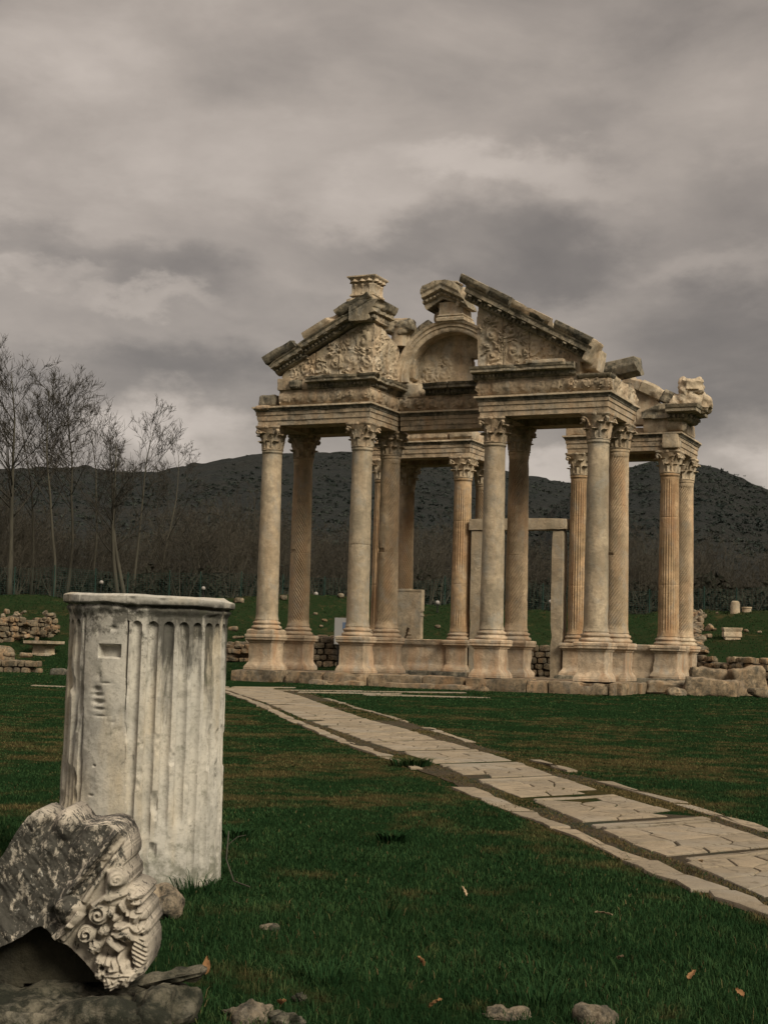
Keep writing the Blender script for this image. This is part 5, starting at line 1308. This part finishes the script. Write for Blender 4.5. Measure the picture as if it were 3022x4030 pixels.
# lichen grows on the broken side of the stone, not on the carved end
side = MF.ramp(MF.add(sp_.outputs[0], MF.mul(sp_.outputs[2], -.60)), -.155, -.25)
side = MF.mul(side, MF.ramp(MF.add(sp_.outputs[2], MF.mul(big, .10)), .685, .60))
m = MF.ramp(MF.add(MF.noise(24, 10, .78, MF.map((1.25, 1, .75), (0, 0, 0), tc, (0, -.7, 0)), .2), MF.mul(side, .13)), .545, .60)
c = MF.mix(MF.mul(m, .93), c, (.030, .030, .026))
c = MF.mix(MF.mul(MF.ramp(MF.noise(38, 6, .7, tc), .60, .66), side), c, (.30, .285, .25))
c = MF.mix(MF.ramp(MF.noise(20, 6, .7, tc), .63, .70, 0, .7), c, (.07, .065, .05))
MF.color(c); MF.bump(MF.add(MF.mul(med, .9), MF.mul(fin, .6)), .7, .012)
OUT = [L(*q) for q in ((-80, 1910), (-40, 1880), (0, 1855), (18, 1835), (32, 1812), (52, 1778), (72, 1752), (86, 1740), (97, 1738), (110, 1745), (124, 1757), (134, 1750), (144, 1739), (156, 1735), (168, 1740), (180, 1753), (190, 1768), (205, 1770), (228, 1767), (250, 1765),
     (268, 1769), (281, 1782), (289, 1796), (293, 1812), (297, 1830), (296, 1848), (289, 1858), (293, 1868), (300, 1878), (301, 1896), (297, 1906), (310, 1909), (324, 1916), (334, 1924), (331, 1930), (324, 1932), (332, 1938), (330, 1944), (318, 1948), (330, 1954), (339, 1966), (338, 1980),
     (345, 1990), (346, 2003), (338, 2012), (343, 2030), (344, 2052), (340, 2078), (333, 2098), (318, 2106), (306, 2106), (305, 2118), (290, 2124), (276, 2124), (262, 2118), (240, 2104), (222, 2082), (205, 2062), (188, 2046), (170, 2030), (150, 2022), (138, 2012), (124, 1996), (110, 1988),
     (95, 1992), (70, 2010), (40, 2026), (0, 2043), (-40, 2055), (-80, 2062))]
PX = 1 / PXM
def frag(a, b):
    x = a * PXM + 170; y = 2130 - b * PXM
    P = np.stack([a, b, 0 * a], -1)
    n1 = fbm(P * 5, 3, 4); n2 = fbm(P * 16, 5, 4); n3 = fbm(np.stack([(a + .75 * b) * 9, (b - .75 * a) * 3, 0 * a], -1), 9, 4)
    h = -.10 * np.clip((y - 1760) / -40, 0, 1) ** 2
    sdl = (x - 290) * .78 + (y - 1800) * .62              # across the carved edge, positive on the carved side
    t = (x - 290) * -.62 + (y - 1800) * .78               # down along the carved edge
    body = sstep(-14, -34, sdl + .06 * t)
    carve = 1 - body
    h = h + body * (.030 * n1 + .030 * n3 + .012 * n2 - .00035 * np.maximum(0, 200 - x))
    # gully between the two humps on top, long ridges falling away to the left
    h = h - .07 * np.exp(-(((x - 126) + (y - 1757) * .55) / 13) ** 2) * sstep(1840, 1740, y) - .05 * np.exp(-(((x - 196) + (y - 1772) * .7) / 12) ** 2) * sstep(1850, 1760, y)
    h = h + .03 * np.exp(-((sdl + 22) / 9) ** 2) * sstep(1960, 1900, y)   # rounded lip along the carved end
    # carved end: turns away to the right
    h = h - carve * (.0010 * np.clip(x - 270, 0, 90) + .02 * np.clip((x - 300) / 45, 0, 1) ** 2) + .008 * n2 * carve * .6
    h = h - .045 * carve * sstep(-22, -8, sdl) * sstep(1960, 1900, y) * sstep(8, 0, np.abs(sdl + 8) - 8)
    S_ = lambda cx, cy, r_, am, tn=1.7, hd=1, p=0.: am * spiral(x, -y, cx, -cy, r_, tn, hd, p)
    Lf = lambda cx, cy, la, lb, an, am, lo=3: am * leafb(x, -y, cx, -cy, la, lb, an, lo)
    def G(cx, cy, sx, sy, am): return am * np.exp(-((x - cx) / sx) ** 2 - ((y - cy) / sy) ** 2)
    def bar(x0, y0, x1, y1, w, am):
        dx, dy = x1 - x0, y1 - y0; ln = math.hypot(dx, dy); u = ((x - x0) * dx + (y - y0) * dy) / ln; q = np.abs(-(x - x0) * dy + (y - y0) * dx) / ln
        return am * sstep(w + 1.2, w - 1.2, q) * sstep(-2, 1, u) * sstep(ln + 2, ln - 1, u)
    f = 0 * a
    f = np.maximum(f, bar(274, 1833, 207, 1932, 5.5, .030))
    for q in ((268, 1787, 10, 1), (252, 1806, 9, -1), (256, 1823, 11, 1), (246, 1836, 10, -1), (228, 1850, 13, 1), (236, 1868, 9, -1), (214, 1870, 10, 1), (205, 1888, 11, -1), (192, 1896, 10, 1), (196, 1912, 9, -1)):
        f = np.maximum(f, S_(q[0], q[1], q[2] * 1.12, .022, 1.5, q[3]))
    for q in ((240, 1822, .9), (222, 1862, .9), (262, 1800, .4), (205, 1902, 1.), (186, 1908, .6)): f = np.maximum(f, Lf(q[0], q[1], 11, 5, q[2], .018))
    # console with its big scroll
    f = np.maximum(f, .075 * sstep(21, 18, np.hypot(x - 281, y - 1881))); f = np.where(np.hypot(x - 283, y - 1882) < 17, .070 + .020 * spiral(x, -y, 283, -1882, 17, 2.0, -1), f)
    f = np.maximum(f, bar(266, 1862, 262, 1930, 8, .040)); f = np.maximum(f, bar(262, 1925, 300, 1912, 7, .035))
    f = f - G(284, 1904, 12, 6, .07)
    f = np.maximum(f, S_(241, 1959, 23, .062, 2.0, 1, .2)); f = np.maximum(f, bar(226, 1940, 258, 1918, 6, .045)); f = np.maximum(f, S_(215, 2001, 21, .060, 2.0, -1, .1))
    f = np.maximum(f, Lf(266, 1955, 12, 9, .6, .055)); f = np.maximum(f, Lf(251, 1995, 13, 10, .2, .045)); f = np.maximum(f, Lf(276, 1968, 9, 6, 1.2, .05))
    f = np.maximum(f, Lf(316, 1924, 18, 8, .25, .075)); f = np.maximum(f, Lf(318, 1940, 13, 5, -.1, .055)); f = np.maximum(f, bar(286, 1935, 300, 1966, 4, .05))
    f = np.maximum(f, Lf(322, 1967, 20, 15, .5, .085, 2)); f = np.maximum(f, Lf(331, 1996, 16, 13, -.2, .080, 3)); f = np.maximum(f, Lf(302, 2000, 22, 30, 1.3, .090, 2)); f = np.maximum(f, Lf(288, 1990, 9, 16, 1.4, .06))
    f = np.maximum(f, bar(262, 2010, 290, 2038, 6, .055)); f = np.maximum(f, Lf(270, 2020, 12, 7, -.8, .05)); f = np.maximum(f, Lf(232, 2030, 16, 13, .4, .055))
    f = np.maximum(f, np.where(((x - 327) / 17) ** 2 + ((y - 2046) / 32) ** 2 < 1, .045 + .016 * np.sign(np.sin(((x - 327) * .62 + (2046 - y) * -.0 + (y - 2046) * -.78) * .80)), 0))
    f = np.maximum(f, Lf(282, 2076, 34, 26, -.6, .085, 3)); f = np.maximum(f, Lf(300, 2098, 22, 18, .5, .080, 3)); f = np.maximum(f, Lf(270, 2104, 20, 16, -.4, .075, 3)); f = np.maximum(f, Lf(318, 2088, 18, 11, .7, .06)); f = np.maximum(f, Lf(247, 2062, 17, 12, -1., .055, 3)); f = np.maximum(f, Lf(246, 2086, 15, 10, .9, .055, 2))
    f = f - G(306, 2056, 7, 9, .05) - G(250, 2072, 4, 6, .05) - G(262, 2078, 4, 7, .05) - G(296, 1958, 4, 12, .045) - G(276, 2050, 6, 5, .04)
    for _ in range(2):
        f = (f + np.roll(f, 1, 0) + np.roll(f, -1, 0) + np.roll(f, 1, 1) + np.roll(f, -1, 1)) / 5
    f = f * .72
    h = h + carve * f - .03 * carve * sstep(1935, 1960, y) * sstep(.012, 0, f)
    # left console: a rounded hump with a bevelled band below it
    d2 = np.hypot((x - 176) / 34, (y - 1952) / 34)
    h = h + .07 * np.sqrt(np.clip(1 - d2 ** 2, 0, 1)) + bar(205, 1955, 160, 2012, 9, .05) + bar(188, 1975, 140, 2012, 7, .03)
    return h
M_SHADE = stone('stone in painted shade', (.045, .042, .03), (.025, .026, .018), dark=(.012, .013, .009), streak=.3, lich=.8)  # near-black colour paints the shade of the hollow under the fragment
fr = empty('carved_cornice_fragment', (f0[0], f0[1], f0[2] - .02), 'broken carved cornice block with scrolls, leaves and a lichen dark side on a rock', 'carved stone')
mb = MB(); relief(mb, OUT, (-.045, 0, -.01), (.965, 0, .027), (-.027, 0, .965), (0, -1, 0), .42, frag, .0026, back=lambda a, b: .42 - .12 * np.clip(b - .3, 0, 1) + .05 * fbm(np.stack([a * 4, b * 4, 0 * a], -1), 2, 3))
o = mb.build('carved_body', MF.m, fr, sharp=0, loc=(0, 0, 0)); o.data.shade_smooth(); o.rotation_euler = (0, 0, VR)
bm = bmesh.new(); bm.from_mesh(o.data)
bv = [v_ for v_ in bm.verts if any(abs(f_.normal.y) < .05 for f_ in v_.link_faces)]
for _ in range(3): bmesh.ops.smooth_vert(bm, verts=bv, factor=.5, use_axis_x=True, use_axis_z=True)
bm.to_mesh(o.data); bm.free()
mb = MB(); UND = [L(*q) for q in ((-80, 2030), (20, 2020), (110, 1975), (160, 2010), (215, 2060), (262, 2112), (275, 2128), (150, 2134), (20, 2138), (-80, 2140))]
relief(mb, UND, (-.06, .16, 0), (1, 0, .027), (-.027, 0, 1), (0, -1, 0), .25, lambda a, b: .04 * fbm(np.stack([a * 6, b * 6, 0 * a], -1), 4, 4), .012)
o = mb.build('broken_underside', M_SHADE, fr, sharp=50, loc=(0, 0, 0)); o.rotation_euler = (0, 0, VR)
# the rock below
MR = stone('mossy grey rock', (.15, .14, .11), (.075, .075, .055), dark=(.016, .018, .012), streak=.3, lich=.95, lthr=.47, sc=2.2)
MS = stone('sunken field stone', (.25, .21, .155), (.15, .13, .10), dark=(.03, .03, .024), streak=.2, lich=.9, lthr=.50, sc=3.0)
def rock(name, c0, size, label, rz=VR, ry=0., sd_=0, mat=None, n=30, r=.1, amp=.09, freq=3.2, cat='rock', grp=None):
    P, F = rbox(size, n=n, r=r, amp=amp, freq=freq, chip=.10, seed=sd_); rdg = (1 - np.abs(fbm(P * 6, sd_ + 9, 4))) ** 3; P = P + (.018 * fbm(P * 14, sd_ + 3, 4) - .022 * rdg)[:, None] * np.sign(P) * np.clip(np.abs(P) / (np.array(size) * .3), 0, 1)
    mb = MB(); mb.add(rot(P, 0, ry, rz) + np.asarray(c0), F); return tag(mb.build(name, mat or MR, None, loc=c0), label, cat, grp)
c0 = f0 + R2 * -.15 + F2 * .12; top = f0[2]
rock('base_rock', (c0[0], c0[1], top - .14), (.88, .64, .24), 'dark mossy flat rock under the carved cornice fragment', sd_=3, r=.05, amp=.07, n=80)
c0 = at(352, 2160, 5.42); rock('rock', (c0[0], c0[1], .03), (.26, .34, .22), 'rounded grey rock against the right end of the flat rock', sd_=5, r=.10, amp=.07, n=16)
c0 = at(372, 2108, 5.5); rock('rock_splinter', (c0[0], c0[1], c0[2] + .0), (.26, .12, .035), 'thin stone splinter pointing right from the flat rock', ry=-.22, sd_=6, r=.02, amp=.03, n=14)
c0 = gz(338, 1988) + F2 * .12; rock('stone', (c0[0], c0[1], .06), (.27, .26, .22), 'rounded grey and pale stone between the carved fragment and the drum', sd_=8, mat=MS, r=.11, amp=.05, n=14)
for (x, y, sx_, sz_, lab, k, mt) in ((1088, 2196, .25, .12, 'pale cracked stone half sunk in the grass at the bottom edge', 1, MS), (1285, 2206, .20, .12, 'brown stone half sunk in the grass at the bottom edge', 2, MS), (535, 2196, .26, .14, 'speckled stone half sunk in the grass near the bottom edge', 3, MS),
                                      (652, 2160, .13, .10, 'grey leaning slab in the grass near the bottom edge', 4, MR), (585, 2006, .16, .05, 'flat stone just showing through the grass right of the carved fragment', 5, MS), (625, 2207, .22, .12, 'dark rock at the bottom edge below the leaning slab', 6, MR)):
    c0 = gz(x, y); rock('sunken_stone', (c0[0], c0[1], .0), (sx_ * .85, sx_ * .7, sz_ * .8), lab, rz=VR + .3 * k, ry=.35 if k == 4 else .06, sd_=30 + k, mat=mt, r=.04, amp=.06, n=30, freq=6)

# ================================================================== grass
GB = NT('green grass blades')
at_ = GB.n('ShaderNodeAttribute', attribute_name='tint').outputs['Fac']
n1 = GB.noise(.45, 6, .62); n2 = GB.noise(2.3, 7, .66)
c = GB.mix(at_, (.012, .033, .013), (.036, .068, .025))
c = GB.mix(GB.ramp(at_, .93, .95), c, (.050, .080, .026)); c = GB.mix(GB.ramp(at_, .975, .985), c, GB.mix(GB.ramp(GB.noise(60, 3, .6), .35, .65), (.070, .050, .024), (.165, .118, .058)))
dp = GB.n('ShaderNodeVectorMath', operation='DOT_PRODUCT'); GB.l(GB.pos, dp.inputs[0]); dp.inputs[1].default_value = tuple(F2)
dep_ = GB.add(dp.outputs['Value'], -float(CAM @ F2))
dry = GB.ramp(GB.add(GB.add(GB.mul(n1, .55), GB.mul(n2, .45)), GB.mul(GB.mul(GB.ramp(dep_, 10, 14), GB.ramp(dep_, 36, 22)), .066)), .53, .63)
bk_ = GB.mul(GB.ramp(dep_, 64, 72), GB.ramp(GB.noise(.55, 6, .7, GB.map((1, 1, 1), (3, 9, 0))), .42, .60)); c = GB.mix(GB.mul(bk_, .7), c, (.034, .034, .015))
n5 = GB.noise(1.3, 5, .65); c = GB.mix(GB.ramp(n5, .40, .62, .55, 0), c, (.004, .016, .006))
c = GB.mix(GB.mul(dry, GB.ramp(at_, .2, .8, .4, .9)), c, (.10, .075, .033))
GB.color(c); GB.b.inputs['Roughness'].default_value = .8; GB.b.inputs['Specular IOR Level'].default_value = 0.0
def blades(name, P, H, Wd, bend, mat, label, seed, cat='grass', kind='stuff', tint=None):
    rg = np.random.default_rng(seed); n = len(P); a = rg.uniform(0, 2 * math.pi, n); w = np.stack([np.cos(a), np.sin(a), 0 * a], 1) * Wd[:, None]
    b = rg.uniform(0, 2 * math.pi, n); l = np.stack([np.cos(b), np.sin(b), 0 * b], 1) * (H * bend * rg.uniform(.2, 1.1, n))[:, None]
    up_ = np.array([0, 0, 1.0]) * H[:, None]
    V = np.stack([P - w, P + w, P + l * .35 + up_ * .62 - w * .75, P + l * .35 + up_ * .62 + w * .75, P + l + up_ * (1 - .25 * bend)], 1).reshape(-1, 3)
    F = (np.array([(0, 1, 3), (0, 3, 2), (2, 3, 4)])[None] + (np.arange(n) * 5)[:, None, None]).reshape(-1, 3)
    o = fast_mesh(name, V, F, mat, False); t = rg.uniform(0, 1, n) if tint is None else tint
    at2 = o.data.attributes.new('tint', 'FLOAT', 'POINT'); at2.data.foreach_set('value', np.repeat(t, 5).astype(np.float32))
    return tag(o, label, cat, None, kind)
def on_path(d, l):
    pl, pr, kl, kr = lat(PL, d), lat(PR, d), lat(KL, d), lat(KR, d)
    return (l > pl - .02) & (l < pr + .02), (l > kl - .13) & (l < kr + .10)
rgn = np.random.default_rng(3); PTS = []; HS = []; WS = []
for (d0, d1, dn, hh, w_) in ((4.6, 8, 8500, .050, .0019), (8, 11, 5200, .038, .0026), (11, 16, 2600, .030, .0036), (16, 24, 1000, .028, .0065), (24, 38, 340, .028, .011), (38, 62, 110, .035, .02), (62, 95, 120, .07, .02)):
    lim = 1511 / FPX * 1.08; area = (d1 ** 2 - d0 ** 2) * lim + 2.4 * (d1 - d0); n = int(area * dn)
    d = np.sqrt(rgn.uniform(d0 ** 2, d1 ** 2, n)); l = rgn.uniform(-1, 1, n) * (d * lim + 1.2)
    cl = fbm(np.stack([d * 2.2, l * 2.2, 0 * d], -1), 5, 4); ip, iv = on_path(d, l)
    keep = (~ip | ((rgn.uniform(0, 1, n) < .05) & (cl > .12) & (d < 24))) & (iv | (rgn.uniform(0, 1, n) < .62 + .6 * cl))
    q = np.stack([d, l], 1); dc = np.array(dl(DRC)); keep &= np.hypot(d - dc[0], l - dc[1]) > .45
    kd = np.abs(l - lat(KL, d) - .03 * np.sin(d * 9) - .02 * np.sin(d * 23)) < .085; keep &= ~(kd & (rgn.uniform(0, 1, n) < .93)); kd = np.abs(l - lat(KR, d)) < .08; keep &= ~(kd & (rgn.uniform(0, 1, n) < .7) & (d < 24))
    wl = CAM[:2] + d[:, None] * F2[:2] + l[:, None] * R2[:2]; keep &= ~((wl[:, 0] > -6.9) & (wl[:, 0] < 6.9) & (wl[:, 1] > -.95) & (wl[:, 1] < 12.6))
    d, l, cl, iv = d[keep], l[keep], cl[keep], iv[keep]; p = CAM + d[:, None] * F2 + l[:, None] * R2; p[:, 2] = bank_h(d, l) - .004
    tall = 1 + .6 * np.clip(cl - .1, 0, 1) * (d < 14)
    PTS.append(p); HS.append(hh * rgn.uniform(.45, 1.15, len(p)) * tall * np.where(iv, .85, 1)); WS.append(np.full(len(p), w_) * rgn.uniform(.6, 1.2, len(p)))
P_ = np.concatenate(PTS); H_ = np.concatenate(HS); W_ = np.concatenate(WS)
d_, l_ = dl(P_); _, iv_ = on_path(d_, l_); tint = rgn.uniform(0, 1, len(P_)); tint = np.where(iv_ & (rgn.uniform(0, 1, len(P_)) < .82), 1.0, tint)
blades('grass', P_, H_, W_, .8, GB.m, 'short green winter grass with dry patches', 4, tint=tint)
# long tufts at the foot of the drum and round the sunken stones
def tuft(x, y, n, rad, h, label, seed, w_=.003, cat='grass tuft', name='grass_tuft', grp=None):
    rg = np.random.default_rng(seed); c0 = gz(x, y); r_ = rad * np.sqrt(rg.uniform(0, 1, n)); a = rg.uniform(0, 6.28, n)
    P = c0 + np.stack([r_ * np.cos(a), r_ * np.sin(a), 0 * a], 1)
    o = blades(name, P, h * rg.uniform(.5, 1.1, n), np.full(n, w_), 1.0, GB.m, label, seed, cat, None, tint=rg.uniform(0, .6, n))
    if grp: o['group'] = grp
    return o
tuft(420, 1935, 70, .10, .16, 'tall grass tuft growing at the foot of the drum', 1); tuft(470, 1930, 40, .06, .12, 'small grass tuft at the right foot of the drum', 2)
tuft(888, 1655, 260, .22, .13, 'dark round grass clump beside the left kerb of the path', 3, .008); tuft(848, 1822, 110, .10, .11, 'dark weedy clump in the lawn below the middle of the path', 4, .006); tuft(510, 1812, 120, .11, .11, 'dark weedy clump in the lawn right of the drum', 5, .006)
tuft(835, 1990, 26, .05, .19, 'pale tall grass stalks in the lawn right of the carved fragment', 6, .003); tuft(1170, 2170, 80, .14, .10, 'long grass tuft behind the pale cracked stone at the bottom edge', 7); tuft(700, 2120, 80, .13, .10, 'long grass tuft beside the leaning grey slab', 8); tuft(1180, 2110, 80, .2, .085, 'long grass tuft in the middle of the bottom lawn', 9)
# fallen leaves and a dry twig
t = NT('dry orange leaf'); t.color(t.mix(t.noise(30, 4, .6), (.15, .075, .03), (.22, .12, .055))); M_LEAF = t.m
t = NT('pale dry leaf'); t.color(t.mix(t.noise(30, 4, .6), (.26, .185, .11), (.34, .25, .16))); M_LEAF2 = t.m
def leaf(x, y, ln, wd_, tilt, label, k, mat):
    c0 = gz(x, y) + np.array([0, 0, .05]); G = []
    for i in range(9):
        u = i / 8; w = wd_ * math.sin(math.pi * u ** .8) * (1 - .2 * u) + .001; row = []
        for v_ in (-1, -.5, 0, .5, 1): row.append((v_ * w, ln * (u - .5), .006 * v_ * v_ + .004 * math.sin(u * 3) + .003 * math.sin(u * 20 + v_ * 3)))
        G.append(row)
    G = np.array(G); G2 = G - [0, 0, .0012]; mb = MB(); q = np.concatenate([G, G2[:, ::-1]], 1)
    q = rot(q.reshape(-1, 3), tilt, .3 * math.sin(k), VR + k * 1.1).reshape(q.shape) + c0; mb.grid(q, cv=True, capu=True)
    tag(mb.build('fallen_leaf', mat, None, loc=c0), label, 'leaf', 'dry leaves on the grass')
for k, (x, y, ln, w_, ti, lab, mt) in enumerate(((446, 2112, .075, .017, 1.2, 'upright orange leaf in the grass at the tip of the stone splinter', M_LEAF), (1001, 1946, .06, .018, 1.0, 'pale curled leaf in the middle of the lawn', M_LEAF2), (908, 2103, .05, .013, 1.0, 'small orange leaf low in the middle of the lawn', M_LEAF),
        (608, 2196, .05, .018, .5, 'yellowish leaf between the sunken stones at the bottom edge', M_LEAF), (940, 2198, .06, .016, .6, 'brown leaf at the bottom edge left of the pale cracked stone', M_LEAF), (1495, 2134, .07, .018, .4, 'brown leaf in the lower right lawn', M_LEAF), (1596, 2174, .06, .014, .3, 'small brown leaf near the lower right corner', M_LEAF),
        (1303, 1996, .09, .012, .1, 'long pale dry leaf below the left kerb of the path', M_LEAF2), (1512, 1858 + 20, .06, .016, .3, 'pale leaf on the lawn close to the left kerb at the right', M_LEAF2), (1340, 2095, .05, .012, .4, 'little tan leaf in the right part of the lawn', M_LEAF2))):
    leaf(x, y, ln, w_, ti, lab, k, mt)
mb = MB(); p = [gz(492, 1868), gz(488, 1895), gz(505, 1915), gz(540, 1922)]; zs = (.20, .10, .03, .015)
pp = []
for i in range(25):
    u = i / 24 * 3; j = min(int(u), 2); f = u - j; q = p[j] * (1 - f) + p[j + 1] * f; pp.append(q + np.array([0, 0, zs[j] * (1 - f) + zs[j + 1] * f]))
tube(mb, pp, [.004] * 25, 5); tube(mb, [pp[4], pp[4] + np.array([.05, .03, .05]), pp[4] + np.array([.09, .06, .06])], [.003, .0025, .0015], 5)
tag(mb.build('dry_twig', M_BARK), 'thin curved dry twig in the grass right of the drum', 'twig')
